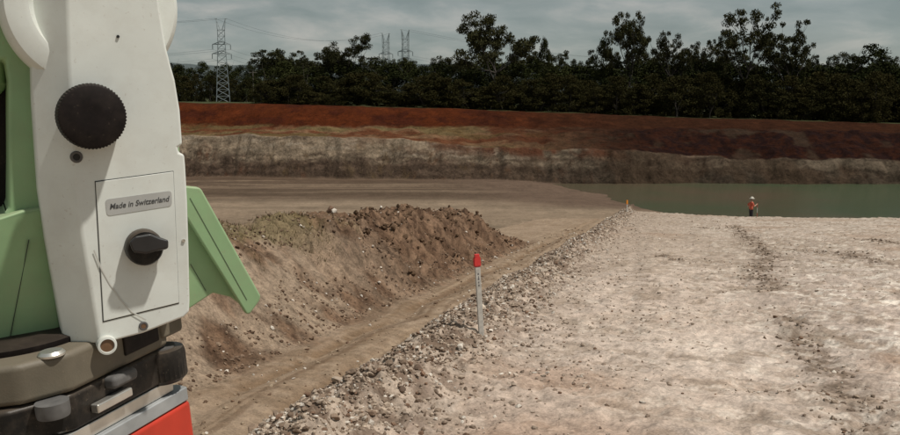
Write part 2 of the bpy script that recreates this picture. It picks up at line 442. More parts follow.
rows = np.concatenate([np.geomspace(.3, 3.5, 40, endpoint=False), np.geomspace(3.5, 112, 470, endpoint=False), np.linspace(112, 143, 230, endpoint=False),
                       np.linspace(143, 260, 30, endpoint=False), np.geomspace(260, 6000, 22)])
tcol = np.concatenate([-np.geomspace(40, .62, 26, endpoint=False), np.linspace(-.62, .62, 780, endpoint=False), np.geomspace(.62, 40, 26)])
GY, GT = np.meshgrid(rows, tcol, indexing='ij')
GX = GT * GY
FX, FY = GX.ravel(), GY.ravel()
f = fields(FX, FY)
# far out to the sides, outside what the pit touches, the sheet runs on level
side = sst(150, 400, np.abs(FX))
FZ = f['z'] * (1 - side) + (-3.0) * side
f['z'] = FZ
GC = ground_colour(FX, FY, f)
nr, nc = GX.shape
P3 = np.stack([FX, FY, FZ], -1).reshape(nr, nc, 3)
du = np.gradient(P3, axis=1); dv = np.gradient(P3, axis=0)
NR = np.cross(du, dv); NR /= np.linalg.norm(NR, axis=-1, keepdims=True) + 1e-12
NR = NR.reshape(-1, 3)
idx = np.arange(nr * nc).reshape(nr, nc)
QUADS = np.stack([idx[:-1, :-1], idx[:-1, 1:], idx[1:, 1:], idx[1:, :-1]], -1).reshape(-1, 4)
# region of each face
reg = np.zeros(nr * nc, np.int8)                                   # 0 ramp
reg[(f['off'] > -.55)] = 1                                         # windrow
reg[(f['off'] > 1.35)] = 2                                         # track
reg[(f['off'] > f['foot']) & (f['H'] > 0.05)] = 3                  # mound
reg[(FY > 84) | (f['floor'] & (f['off'] > 1))] = 4                 # pit floor
reg[(f['sw'] > 0)] = 5                                             # wall
reg[(f['sw'] > 10.7)] = 6                                          # red bank
reg[(f['sw'] > 25)] = 7                                            # land beyond
reg[(np.abs(FX) > 150)] = 7
qreg = reg[QUADS[:, 0]]
GNAMES = ['gravel_ramp', 'rubble_windrow', 'dirt_track', 'dirt_mound', 'pit_floor', 'pit_wall', 'red_soil_bank', 'ground']
GM = ['ramp', 'ramp', 'track', 'mound', 'floor', 'wall', 'wall', 'floor']
GLAB = ['pale gravel ramp running down to the green pond', 'long windrow of broken rock along the edge of the pale ramp',
        'brown wheel-rutted dirt track between rubble windrow and mound', 'loose brown dirt mound beside the rutted track',
        'flat brown pit floor at the foot of the banded wall', 'layered pit wall with pale and dark bands', 'smooth red soil bank in front of the trees',
        'wooded ground beyond the red bank']
GOBJ = {}
for r_i, nm in enumerate(GNAMES):
    q = QUADS[qreg == r_i]
    u, inv = np.unique(q, return_inverse=True)
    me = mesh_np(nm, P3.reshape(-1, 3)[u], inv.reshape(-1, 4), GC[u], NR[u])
    o = link(nm, me, M[GM[r_i]])
    tag(o, GLAB[r_i], ['ramp', 'rubble', 'track', 'mound', 'ground', 'pit wall', 'soil bank', 'ground'][r_i], kind='structure')
    GOBJ[nm] = o
# the level ground the camera stands on, behind the first row
zb = float(FZ[idx[0, nc // 2]])
Vb = np.array([[-2500, -2500, zb], [2500, -2500, zb], [2500, .3, zb], [-2500, .3, zb]])
me = mesh_np('ground_behind', Vb, np.array([[0, 1, 2, 3]]), np.tile([.34, .26, .19], (4, 1)))
o = link('bare_ground', me, M['ramp']); tag(o, 'bare pale clay ground under the tripod', 'ground', kind='structure')

# pond
def water_mat():
    m, nt, b = mat_new('murky_green_water')
    N, L = nt.nodes, nt.links
    tcn = N.new('ShaderNodeTexCoord'); mp = N.new('ShaderNodeMapping'); mp.inputs['Scale'].default_value = (.5, 1.6, 1)
    L.new(tcn.outputs['Object'], mp.inputs[0])
    nz = N.new('ShaderNodeTexNoise'); nz.inputs['Scale'].default_value = 1.6; nz.inputs['Detail'].default_value = 4
    L.new(mp.outputs[0], nz.inputs['Vector'])
    n2_ = N.new('ShaderNodeTexNoise'); n2_.inputs['Scale'].default_value = .07; n2_.inputs['Detail'].default_value = 3
    L.new(tcn.outputs['Object'], n2_.inputs['Vector'])
    rp = N.new('ShaderNodeValToRGB')
    rp.color_ramp.elements[0].position = .35; rp.color_ramp.elements[0].color = (.088, .070, .044, 1)
    rp.color_ramp.elements[1].position = .65; rp.color_ramp.elements[1].color = (.056, .075, .040, 1)
    sx = N.new('ShaderNodeSeparateXYZ'); L.new(tcn.outputs['Object'], sx.inputs[0])
    mr = N.new('ShaderNodeMapRange'); mr.inputs[1].default_value = 14; mr.inputs[2].default_value = 48; mr.inputs[3].default_value = -.18; mr.inputs[4].default_value = .18
    L.new(sx.outputs['X'], mr.inputs[0]); sm_ = N.new('ShaderNodeMath'); sm_.operation = 'ADD'      # muddier in the shallow end
    L.new(mr.outputs[0], sm_.inputs[0]); L.new(n2_.outputs['Fac'], sm_.inputs[1])
    L.new(sm_.outputs[0], rp.inputs[0]); L.new(rp.outputs[0], b.inputs['Base Color'])
    b.inputs['Roughness'].default_value = .2; b.inputs['IOR'].default_value = 1.33
    b.inputs['Specular IOR Level'].default_value = .35
    bp = N.new('ShaderNodeBump'); bp.inputs['Strength'].default_value = .35; bp.inputs['Distance'].default_value = .05
    L.new(nz.outputs['Fac'], bp.inputs['Height']); L.new(bp.outputs[0], b.inputs['Normal'])
    return m
xs = np.linspace(4, 148, 30); ys = np.linspace(50, 123, 20)
WX, WY = np.meshgrid(xs, ys); wi = np.arange(WX.size).reshape(WX.shape)
Wq = np.stack([wi[:-1, :-1], wi[:-1, 1:], wi[1:, 1:], wi[1:, :-1]], -1).reshape(-1, 4)
me = mesh_np('pond', np.stack([WX.ravel(), WY.ravel(), np.full(WX.size, WATER)], -1), Wq)
o = link('pond_water', me, water_mat()); tag(o, 'still murky green pond at the foot of the pit wall', 'water', kind='structure')

# ------------------------------------------------------------------ stones
def ico(sub=0):
    bm = bmesh.new(); bmesh.ops.create_icosphere(bm, subdivisions=sub + 1, radius=1)
    V = np.array([v.co[:] for v in bm.verts]); F = np.array([[v.index for v in fc.verts] for fc in bm.faces])
    bm.free(); return V, F
def rock_shape(seed, sub=1):
    g = np.random.default_rng(seed); V, F = ico(sub)
    for k in range(7):                                              # chip flat faces off
        n = g.normal(size=3); n /= np.linalg.norm(n); d = g.uniform(.45, .8)
        t = V @ n; V = V - np.clip(t - d, 0, None)[:, None] * n
    V = V * g.uniform(.65, 1.15, 3)
    return V, F
I0V, I0F = ico(0)
def scatter(name, XS, YS, sizes, cols, parent, sink=.25, flat=.75):
    n = len(XS); Z = fields(XS, YS)['z']; sizes = np.minimum(sizes, np.median(sizes / (1 + YS / 35)) * 2.1 * (1 + YS / 35))
    V = np.repeat(I0V[None], n, 0) * rng.uniform(.6, 1.25, (n, len(I0V), 1))
    sc = rng.uniform(.6, 1.3, (n, 1, 3)); sc[..., 2] *= flat
    ang = rng.uniform(0, 6.283, n); ca, sa = np.cos(ang), np.sin(ang)
    V = V * sc
    tl = rng.normal(0, .35, n); ct, stn = np.cos(tl), np.sin(tl)
    y2 = V[..., 1] * ct[:, None] - V[..., 2] * stn[:, None]; z2 = V[..., 1] * stn[:, None] + V[..., 2] * ct[:, None]
    V = np.stack([V[..., 0] * ca[:, None] - y2 * sa[:, None], V[..., 0] * sa[:, None] + y2 * ca[:, None], z2], -1)
    V = V * sizes[:, None, None]
    V += np.stack([XS, YS, Z + sizes * (.5 - sink) * .8], -1)[:, None, :]
    F = (I0F[None] + (np.arange(n) * len(I0V))[:, None, None]).reshape(-1, 3)
    C = np.repeat(cols, len(I0V), 0)
    me = mesh_np(name, V.reshape(-1, 3), F, C, smooth=False)
    o = link(name, me, M['stones'], parent); tag(o, kind='stuff')
    return o
def stone_cols(n, dark, light, white=.12):
    t = rng.random(n) ** 1.3
    c = np.asarray(dark) * (1 - t)[:, None] + np.asarray(light) * t[:, None]
    w = rng.random(n) < white
    c[w] = np.array([.55, .49, .42]) * rng.uniform(.8, 1.15, (w.sum(), 1))
    r_ = rng.random(n) < .06
    c[r_] = np.array([.20, .125, .085]) * rng.uniform(.7, 1.2, (r_.sum(), 1))
    return c
def logy(n, a, b, p=1.0):
    return np.exp(rng.uniform(math.log(a), math.log(b), n))
# small stones of the windrow
n = 24000
ys = logy(n, 4.6, 74); of = rng.normal(.06, .29, n); of = np.where(of < -.9, .1, of)
sz = np.exp(rng.normal(math.log(.0095), .5, n)) * (1 + ys / 24)
scatter('small_stones', edge_x(ys) - of / .974, ys, sz, stone_cols(n, (.16, .112, .08), (.47, .375, .29), .15), GOBJ['rubble_windrow'])
n = 2600
ys = logy(n, 4.6, 60); of = -.2 - rng.gamma(1.6, .45, n)
scatter('stray_stones', edge_x(ys) - of / .974, ys, np.exp(rng.normal(math.log(.010), .5, n)) * (1 + ys / 35), stone_cols(n, (.22, .165, .125), (.5, .41, .33)), GOBJ['gravel_ramp'])
n = 9000
ys = logy(n, 5.2, 55); xs_ = ys * rng.uniform(-.1, .66, n) + .0; k = xs_ > edge_x(ys) + .5; ys, xs_ = ys[k], xs_[k]; n = len(ys)
dens = fbm(xs_ * .5, ys * .5, 3, 101) > .42; ys, xs_ = ys[dens], xs_[dens]; n = len(ys)
scatter('ramp_pebbles', xs_, ys, np.exp(rng.normal(math.log(.0065), .5, n)) * (1 + ys / 22), stone_cols(n, (.25, .19, .145), (.46, .375, .305), .12), GOBJ['gravel_ramp'])
LX, LY = [], []
for pts, wdt in LOOSE:
    for (ax, ay), (bx, by) in zip(pts[:-1], pts[1:]):
        k = int(50 * max(1, math.hypot(bx - ax, by - ay) ** .6) * (1 + wdt))
        t = rng.random(k); LX += list(ax + (bx - ax) * t + rng.normal(0, wdt * .8, k)); LY += list(ay + (by - ay) * t + rng.normal(0, wdt * .8, k))
LX, LY = np.array(LX), np.array(LY)
scatter('soil_clods', LX, LY, np.exp(rng.normal(math.log(.010), .5, len(LX))) * (1 + LY / 28), stone_cols(len(LX), (.16, .118, .088), (.33, .255, .195), .06), GOBJ['gravel_ramp'])
# mound stones and clods
n = 7000
ys = logy(n, 9, 42.5); of = rng.uniform(3.6, 7.2, n)
band = fbm(of * 1.2, ys * .35, 3, 103); keep = (band > .46) | (of < 4.4); ys, of = ys[keep], of[keep]; n = len(ys)
scatter('mound_stones', edge_x(ys) - of / .974, ys, np.exp(rng.normal(math.log(.015), .6, n)) * (1 + ys / 40), stone_cols(n, (.10, .063, .042), (.26, .185, .13), .06), GOBJ['dirt_mound'])
n = 700
ys = rng.uniform(22, 42.5, n); of = rng.normal(5.9, .7, n)
scatter('mound_clods', edge_x(ys) - of / .974, ys, np.exp(rng.normal(math.log(.055), .45, n)), stone_cols(n, (.06, .037, .022), (.15, .095, .06), .03), GOBJ['dirt_mound'])
n = 900
ys = logy(n, 8, 60); of = rng.uniform(1.4, 3.7, n)
scatter('track_pebbles', edge_x(ys) - of / .974, ys, np.exp(rng.normal(math.log(.012), .5, n)) * (1 + ys / 25), stone_cols(n, (.14, .09, .06), (.36, .28, .2)), GOBJ['dirt_track'])
# larger stones of the windrow, each its own part
ROCK = []
pal = [(.42, .335, .26), (.28, .20, .145), (.15, .105, .078), (.54, .45, .36), (.27, .17, .115), (.36, .295, .235)]
for v in range(14):
    V, F = rock_shape(200 + v, 1)
    cc = np.tile(pal[v % len(pal)], (len(V), 1)) * np.random.default_rng(v).uniform(.85, 1.1)
    me = mesh_np('stone', V, F, cc, smooth=False); me.materials.append(M['stones']); ROCK.append(me)
cnt = 0
ysL = np.sort(logy(300, 5.0, 66)); ofL = rng.normal(.05, .30, 300)
xsL = edge_x(ysL) - ofL / .974; zL = fields(xsL, ysL)['z']
for x, y, z in zip(xsL, ysL, zL):
    s_ = float(np.exp(rng.normal(math.log(.024), .34))) * (1 + y / 30)
    st = bpy.data.objects.new('stone', random.choice(ROCK)); COL.objects.link(st)
    st.parent = GOBJ['rubble_windrow']
    st.location = (x, y, z + s_ * .25); st.scale = (s_ * random.uniform(.8, 1.3), s_ * random.uniform(.8, 1.3), s_ * random.uniform(.6, .95))
    st.rotation_euler = (random.uniform(-.5, .5), random.uniform(-.5, .5), random.uniform(0, 6.28))

# dry grass on the mound top
def grass_patch(name, XS, YS, hgt, parent, mat):
    Z = fields(XS, YS)['z']; n = len(XS); a = rng.uniform(0, 6.283, n); h = hgt * rng.uniform(.5, 1.3, n)
    w = .003 + .0003 * YS; lean = rng.normal(0, .35, (n, 2)) * h[:, None]
    b = np.stack([XS, YS, Z - .01], -1); d = np.stack([np.cos(a) * w, np.sin(a) * w, 0 * w], -1)
    V = np.stack([b - d, b + d, b + np.stack([lean[:, 0], lean[:, 1], h], -1)], 1).reshape(-1, 3)
    me = mesh_np(name, V, np.arange(n * 3).reshape(-1, 3)); return tag(link(name, me, mat, parent), kind='stuff')
n = 4500
ys = rng.uniform(13, 27, n); of = rng.uniform(4.9, 7.6, n); xs_ = edge_x(ys) - of / .974
k = (fbm(xs_ * .6, ys * .35, 4, 71) > .47); 
grass_patch('dry_grass', xs_[k], ys[k], .10, GOBJ['dirt_mound'], M['grass'])

# ------------------------------------------------------------------ trees
def tube_np(pts, rad, sides=6):
    V, F = [], []
    pts = [np.array(p, float) for p in pts]
    for i, p in enumerate(pts):
        d = pts[min(i + 1, len(pts) - 1)] - pts[max(i - 1, 0)]; d /= np.linalg.norm(d) + 1e-9
        a = np.cross(d, [0.3, 0.9, 0.2]); a /= np.linalg.norm(a) + 1e-9; b = np.cross(d, a)
        for k in range(sides):
            t = 6.283185 * k / sides; V.append(p + rad[i] * (a * math.cos(t) + b * math.sin(t)))
    for i in range(len(pts) - 1):
        for k in range(sides):
            k2 = (k + 1) % sides; F.append([i * sides + k, i * sides + k2, (i + 1) * sides + k2, (i + 1) * sides + k])
    return np.array(V), np.array(F)
class Acc:
    def __init__(s): s.V, s.F, s.n = [], [], 0
    def add(s, V, F): s.V.append(V); s.F.append(F + s.n); s.n += len(V)
    def mesh(s, name, smooth=True): return mesh_np(name, np.concatenate(s.V), np.concatenate(s.F), smooth=smooth)
def leaves(g, c, rx, rz, n, size):
    """n leaf sprays through an ellipsoid clump"""
    d = g.normal(size=(n, 3)); d /= np.linalg.norm(d, axis=1)[:, None]
    p = d * (g.random((n, 1)) ** .45) * np.array([rx, rx, rz]) + np.asarray(c)
    a = g.normal(size=(n, 3)); a[:, 2] -= .5; a /= np.linalg.norm(a, axis=1)[:, None]
    b = np.cross(a, g.normal(size=(n, 3))); b /= np.linalg.norm(b, axis=1)[:, None] + 1e-9
    L_ = size * g.uniform(.6, 1.4, (n, 1)); W_ = L_ * g.uniform(.3, .55, (n, 1))
    V = np.stack([p - a * L_ * .5, p + b * W_ * .5, p + a * L_ * .5, p - b * W_ * .5], 1).reshape(-1, 3)
    return V, np.arange(n * 4).reshape(-1, 4)
def tree_mesh(seed, kind):
    """unit tree: height 1 (z), half width about .35; returns trunk and crown meshes. made at 18 m scale then shrunk"""
    g = np.random.default_rng(seed); Hh = 18.0
    tr, cr = Acc(), Acc()
    def limb(p0, d, L_, r0, lvl):
        pts, rad, p = [p0], [r0], p0.copy(); d = d / np.linalg.norm(d)
        for i in range(4):
            d = d + g.normal(0, .16, 3) + np.array([0, 0, .07]); d /= np.linalg.norm(d)
            p = p + d * L_ / 4; pts.append(p.copy()); rad.append(r0 * (1 - .19 * (i + 1)))
        tr.add(*tube_np(pts, rad, 6 if lvl == 0 else 5))
        return pts, rad
    if kind == 'gum':                                                # open crown: clumps at branch ends with sky between
        ht = Hh * g.uniform(.30, .40)
        tp, rd = limb(np.zeros(3), np.array([g.normal(0, .06), g.normal(0, .06), 1.]), ht, .26, 0)
        nb = g.integers(6, 9)
        for b in range(nb):
            az = 6.283 * b / nb + g.normal(0, .35); el = g.uniform(.35, 1.2)
            d = np.array([math.cos(az) * math.cos(el), math.sin(az) * math.cos(el), math.sin(el)])
            p1, r1_ = limb(tp[-1] if b % 3 else tp[-2], d, Hh * g.uniform(.28, .46), .13, 1)
            for q in range(g.integers(7, 11)):
                base = p1[g.integers(2, 5)]
                d2 = d + g.normal(0, .8, 3); d2[2] = abs(d2[2]) * .8 + .1
                p2, _ = limb(base, d2, Hh * g.uniform(.10, .2), .055, 2)
                rx = g.uniform(.65, 1.25)
                cr.add(*leaves(g, p2[-1], rx, rx * .62, int(150 * rx), .36))
                if g.random() < .5:
                    cr.add(*leaves(g, p2[2] + g.normal(0, .5, 3), rx * .6, rx * .4, int(35 * rx), .45))
            cr.add(*leaves(g, p1[-1], 1.1, .8, 80, .5))
    else:                                                            # dense: clumps from low down to the top
        tp, rd = limb(np.zeros(3), np.array([0, 0, 1.]), Hh * .6, .3, 0)
        n = 60 if kind == 'dense' else 48
        for i in range(n):
            zz = g.uniform(.03, .92); w = math.sin(min(1, (zz + .12) / .95) * math.pi * .86 + .25) ** .7 * .36 * Hh * g.uniform(.55, 1.1)
            az = g.uniform(0, 6.283); c = np.array([math.cos(az) * w, math.sin(az) * w, zz * Hh])
            if i % 3 == 0: limb(tp[g.integers(1, 5)], c - tp[2], np.linalg.norm(c - tp[2]) * .9, .07, 2)
            rx = g.uniform(1.3, 2.3)
            cr.add(*leaves(g, c, rx, rx * .75, int(62 * rx), .62))
        cr.add(*leaves(g, [0, 0, Hh * .93], 1.3, 1.1, 90, .6))
    for A in (tr, cr):
        A.V = [v / Hh for v in A.V]
    return tr.mesh('trunk'), cr.mesh('crown')
PROTO = {}
for kind, seeds, leafm in [('gum', [3, 14, 25, 31, 47, 52], 'leaf_a'), ('dense', [61, 62, 63, 64, 65], 'leaf_b'), ('bush', [71, 72, 73], 'leaf_c')]:
    PROTO[kind] = []
    for sd in seeds:
        t_, c_ = tree_mesh(sd, kind); t_.materials.append(M['bark']); c_.materials.append(M[leafm])
        co = np.zeros(len(c_.vertices) * 3, np.float32); c_.vertices.foreach_get('co', co); co = co.reshape(-1, 3)
        PROTO[kind].append((t_, c_, float(co[:, 2].max()), float(np.percentile(np.hypot(co[:, 0], co[:, 1]), 90))))
def tree(name, kind, i, px, y, top_py, half_px, label, group=None, rz=None, cat='tree', zbase=None, fix_w=None):
    t_, c_, zmax, hw = PROTO[kind][i % len(PROTO[kind])]
    x = (px - CX) / FPX * y / _c * 1.0
    r = ray(px, 100); x = r.x / r.y * y
    z0 = ground_z(x, y) - .15 if zbase is None else zbase
    top = zpx(top_py, y); h = max(1.0, (top - z0)) / zmax
    w = (half_px / FPX * y) / hw * (1.15 if kind == 'gum' else 1.0)
    root = empty(name, (x, y, z0)); root.scale = (w, w, h)
    root.rotation_euler = (0, 0, random.uniform(0, 6.28) if rz is None else rz)
    for nm_, me_ in (('trunk', t_), ('crown', c_)):
        c = bpy.data.objects.new(nm_, me_); COL.objects.link(c); c.parent = root
    tag(root, label, cat, group)
    return root
tall = [  # kind, proto, px, y, top row, half width px, label
    ('gum', 0, 489, 152, 9, 33, 'tall open-crowned gum with round airy head standing alone above the wood'),
    ('gum', 1, 345, 158, 31, 26, 'broad gum with ragged top beside the pair of distant pylons'),
    ('gum', 2, 630, 154, 9, 19, 'tall narrow gum with crooked lopsided top and bare side twigs'),
    ('gum', 5, 668, 156, 30, 22, 'thin scraggly gum with sparse leaves beside the narrow crooked gum'),
    ('gum', 3, 738, 152, 3, 32, 'tallest gum with big rounded crown'),
    ('gum', 4, 797, 155, 18, 30, 'spreading gum next to the tallest gum, slightly lower'),
    ('dense', 0, 543, 158, 35, 9, 'small slim tree poking up between the airy gum and the crooked gum'),
    ('dense', 1, 601, 157, 36, 14, 'small round-topped tree touching the narrow crooked gum'),
    ('gum', 1, 702, 160, 36, 20, 'low spreading gum against the side of the tallest gum'),
    ('dense', 2, 868, 156, 43, 32, 'wide dense tree with flat green top past the spreading gum'),
    ('gum', 2, 272, 168, 49, 24, 'low bushy gum behind the thin utility pole'),
    ('gum', 4, 300, 170, 50, 20, 'gum with two small heads beside the utility pole'),
]
for kd, i, px, y, tp, hw, lb in tall:
    tree('gum_tree' if kd == 'gum' else 'bushy_tree', kd, i, px, y, tp, hw, lb, 'trees standing above the wood')
g = np.random.default_rng(5)
LB = {'dense': 'dense dark green tree in the wood behind the red bank', 'gum': 'ordinary gum tree lost in the canopy behind the red bank', 'bush': 'low olive shrub at the front of the wood'}
px = 272.0
k = 0
while px < 1040:                                                      # main mass of the wood
    tree('wood_tree', 'dense', k, px, g.uniform(154, 166), g.uniform(56, 66), g.uniform(20, 29), LB['dense'], 'dense trees of the wood')
    px += g.uniform(13, 19); k += 1
px = 285.0
while px < 1040:
    tree('canopy_gum', 'gum', k, px, g.uniform(166, 182), g.uniform(46, 57), g.uniform(16, 25), LB['gum'], 'gums in the canopy')
    px += g.uniform(26, 42); k += 1
px = 262.0
while px < 1040:                                                      # lower trees and shrubs along the bank
    tree('understorey_shrub', 'bush', k, px, g.uniform(146, 152), g.uniform(70, 94), g.uniform(14, 22), LB['bush'], 'shrubs along the front of the wood', cat='shrub')
    px += g.uniform(8, 12); k += 1
px = -190.0
while px < 300:                                                      # farther wood past the open ground, behind the near pylon
    tree('distant_tree', 'dense', k, px, g.uniform(318, 345), g.uniform(60, 68), g.uniform(11, 16), 'dark tree of the farther wood behind the near pylon', 'trees of the farther wood', zbase=-2.7)
    tree('distant_tree', 'bush', k, px + 5, g.uniform(308, 316), g.uniform(72, 84), g.uniform(9, 13), 'dark tree of the farther wood behind the near pylon', 'trees of the farther wood', zbase=-2.7)
    px += g.uniform(9, 14); k += 1

# distant ridge
xs = np.linspace(-2600, 2600, 160); zz = 60 + 70 * fbm(xs * .0011, xs * 0, 4, 120) + 12 * fbm(xs * .01, xs * 0, 3, 121)
V = np.concatenate([np.stack([xs, 0 * xs + 3000, 0 * xs - 5], -1), np.stack([xs, 0 * xs + 3300, zz], -1), np.stack([xs, 0 * xs + 4200, 0 * xs - 5], -1)])
n = len(xs); F = np.array([[i, i + 1, n + i + 1, n + i] for i in range(n - 1)] + [[n + i, n + i + 1, 2 * n + i + 1, 2 * n + i] for i in range(n - 1)])
o = link('hills', mesh_np('hills', V, F), mat_plain('wooded_hill', (.06, .075, .075), .95, var=.3, scale=.02)); tag(o, 'low wooded ridge on the skyline beyond the trees', 'hill', kind='structure')

# ------------------------------------------------------------------ pylons, wires, pole
def bars_mesh(name, segs, r=.09):
    A = Acc()
    for a, b, rr in segs: A.add(*tube_np([a, b], [rr, rr], 4))
    return A.mesh(name, False)
def lattice(w0, w1, z0, z1, nseg, r=.07):
    S = []
    zs_ = np.linspace(z0, z1, nseg + 1); ws = np.linspace(w0, w1, nseg + 1)
    cor = [(-1, -1), (1, -1), (1, 1), (-1, 1)]
    for i in range(nseg):
        for k in range(4):
            a, b = cor[k], cor[(k + 1) % 4]
            P = lambda c, j: (c[0] * ws[j] / 2, c[1] * ws[j] / 2, zs_[j])
            S += [(P(a, i), P(a, i + 1), r * 1.5), (P(a, i), P(b, i + 1), r), (P(b, i), P(a, i + 1), r), (P(a, i + 1), P(b, i + 1), r)]
    return S
ARM_L, ARM_U, HORN = 19.9, 23.3, 27.7
def pylon_parts():
    body = bars_mesh('lattice_body', lattice(4.4, 2.3, 0, 20, 9, .05) + lattice(2.3, 2.3, 20, 24, 2, .05))
    def arm(z, L_, h):
        S = []
        for sx in (-1, 1):
            for sy in (-1, 1):
                S += [((0, sy * 1.1, z), (sx * L_, 0, z), .10), ((0, sy * 1.1, z + h), (sx * L_, 0, z), .08)]
            for q in (.35, .6, .8): S += [((sx * L_ * q, sy * 1.1 * (1 - q), z), (sx * L_ * q, sy * 1.1 * (1 - q), z + h * (1 - q)), .06) for sy in (-1, 1)]
        return bars_mesh('cross_arm', S)
    a1, a2 = arm(ARM_L - .6, 2.9, 1.0), arm(16.2, 3.1, 1.0)
    horns = []
    for sx in (-1, 1):
        S = []
        for sy in (-1, 1):
            S += [((sx * 1.15, sy * 1.1, 23.9), (sx * 1.5, 0, HORN), .10), ((sx * .3, sy * 1.1, 23.9), (sx * 1.5, 0, HORN), .07)]
        S += [((sx * 1.2, 0, HORN), (sx * 2.0, 0, HORN), .14), ((sx * .9, -1.1 * .6, 25.3), (sx * .9, 1.1 * .6, 25.3), .06)]
        horns.append(bars_mesh('earth_wire_peak', S))
    ins = []
    for z, L_ in ((ARM_L - .6, 2.9), (16.2, 3.1)):
        for sx in (-1, 1):
            ins.append(bars_mesh('insulator', [((sx * L_, 0, z), (sx * L_, 0, z - 1.7), .10)] + [((sx * L_, 0, z - .2 - q * .2), (sx * L_, 0, z - .28 - q * .2), .17) for q in range(7)]))
    return [('lattice_body', body), ('cross_arm', a1), ('cross_arm', a2)] + [('earth_wire_peak', h) for h in horns] + [('insulator', i) for i in ins]
PY = pylon_parts()
for _, me in PY: me.materials.append(M['steel'])
def pylon(px, top_py, label, rz):
    # height is known (27.7 m), so the distance follows from where its top shows
    base = -2.6
    t = -tan_of(top_py); y = (27.7 + base) / t
    r = ray(px, 60); x = r.x / r.y * y
    root = empty('pylon', (x, y, base)); root.rotation_euler = (0, 0, rz)
    for nm_, me in PY:
        c = bpy.data.objects.new(nm_, me); COL.objects.link(c); c.parent = root
    tag(root, label, 'pylon', 'power pylons beyond the wood'); return root
p1 = pylon(222, 18.5, 'near lattice power pylon rising in front of the farther wood', R(12))
p2 = pylon(386, 33, 'fainter of the two distant pylons, close to the broad ragged gum', R(20))
p3 = pylon(405.5, 29.5, 'darker of the two distant pylons, a little taller above the canopy', R(15))
def wire(a, b, sag, label):
    a, b = np.array(a, float), np.array(b, float)
    t = np.linspace(0, 1, 26)[:, None]; P = a + (b - a) * t; P[:, 2] -= sag * 4 * (t * (1 - t))[:, 0]
    V, F = tube_np(list(P), [.032] * 26, 4); o = link('power_wire', mesh_np('power_wire', V, F), M['wire'])
    tag(o, label, 'wire', 'overhead power wires')
def pw(p, lx, z):
    c, s_ = math.cos(p.rotation_euler.z), math.sin(p.rotation_euler.z)
    return (p.location.x + lx * c, p.location.y + lx * s_, p.location.z + z)
for lx, z in ((2.9, ARM_L - 2.3), (-2.9, ARM_L - 2.3), (3.1, 14.5), (-3.1, 14.5), (1.9, HORN), (-1.9, HORN)):
    wire(pw(p1, lx, z), pw(p2, lx, z), 5.0, 'thin power wire between the near pylon and the fainter distant pylon')
    wire(pw(p1, lx, z), (-210 + lx, 240, z - 2), 5.0, 'thin power wire leading away from the near pylon towards open ground')
    wire(pw(p3, lx, z), (180 + lx, 520, z - 2), 8.0, 'thin power wire leading from the darker distant pylon over the wood')
y = 240; r = ray(253, 80); x = r.x / r.y * y
root = empty('utility_pole', (x, y, -2.4))
V, F = tube_np([(0, 0, 0), (.02, 0, zpx(71, y) + 2.4)], [.17, .12], 7); link('post', mesh_np('post', V, F), M['wood_pole']).parent = root
h = zpx(71, y) + 2.4
V, F = tube_np([(-1.1, 0, h - .4), (1.1, 0, h - .4)], [.07, .07], 4); link('cross_arm', mesh_np('cross_arm', V, F), M['wood_pole']).parent = root
tag(root, 'thin wooden utility pole in front of the wood near the pylon', 'utility pole')

# ------------------------------------------------------------------ survey stakes
M['peg'] = mat_plain('pale_timber', (.50, .47, .42), .8, var=.18, scale=25)
M['red_paint'] = mat_plain('red_spray_paint', (.62, .035, .03), .6, var=.2, scale=30)
M['orange_paint'] = mat_plain('orange_spray_paint', (.75, .26, .02), .6, var=.2, scale=30)
M['ink'] = mat_plain('marker_ink', (.13, .12, .12), .8)
def bm_obj(name, bm, mat, parent=None, bevel=0.0, seg=2, smooth=True):
    bmesh.ops.recalc_face_normals(bm, faces=bm.faces)
    me = bpy.data.meshes.new(name); bm.to_mesh(me); bm.free()
    for p in me.polygons: p.use_smooth = smooth
    o = link(name, me, mat, parent)
    if bevel:
        b = o.modifiers.new('bevel', 'BEVEL'); b.width = bevel; b.segments = seg
        b.limit_method = 'ANGLE'; b.angle_limit = R(25); b.harden_normals = True
    elif smooth:
        for p in me.polygons: p.use_smooth = False
    return o
def box_bm(x0, x1, y0, y1, z0, z1, bm=None):
    bm = bm or bmesh.new()
    v = [bm.verts.new((x, y, z)) for z in (z0, z1) for y in (y0, y1) for x in (x0, x1)]
    for q in ((0, 2, 3, 1), (4, 5, 7, 6), (0, 1, 5, 4), (2, 6, 7, 3), (0, 4, 6, 2), (1, 3, 7, 5)): bm.faces.new([v[i] for i in q])
    return bm
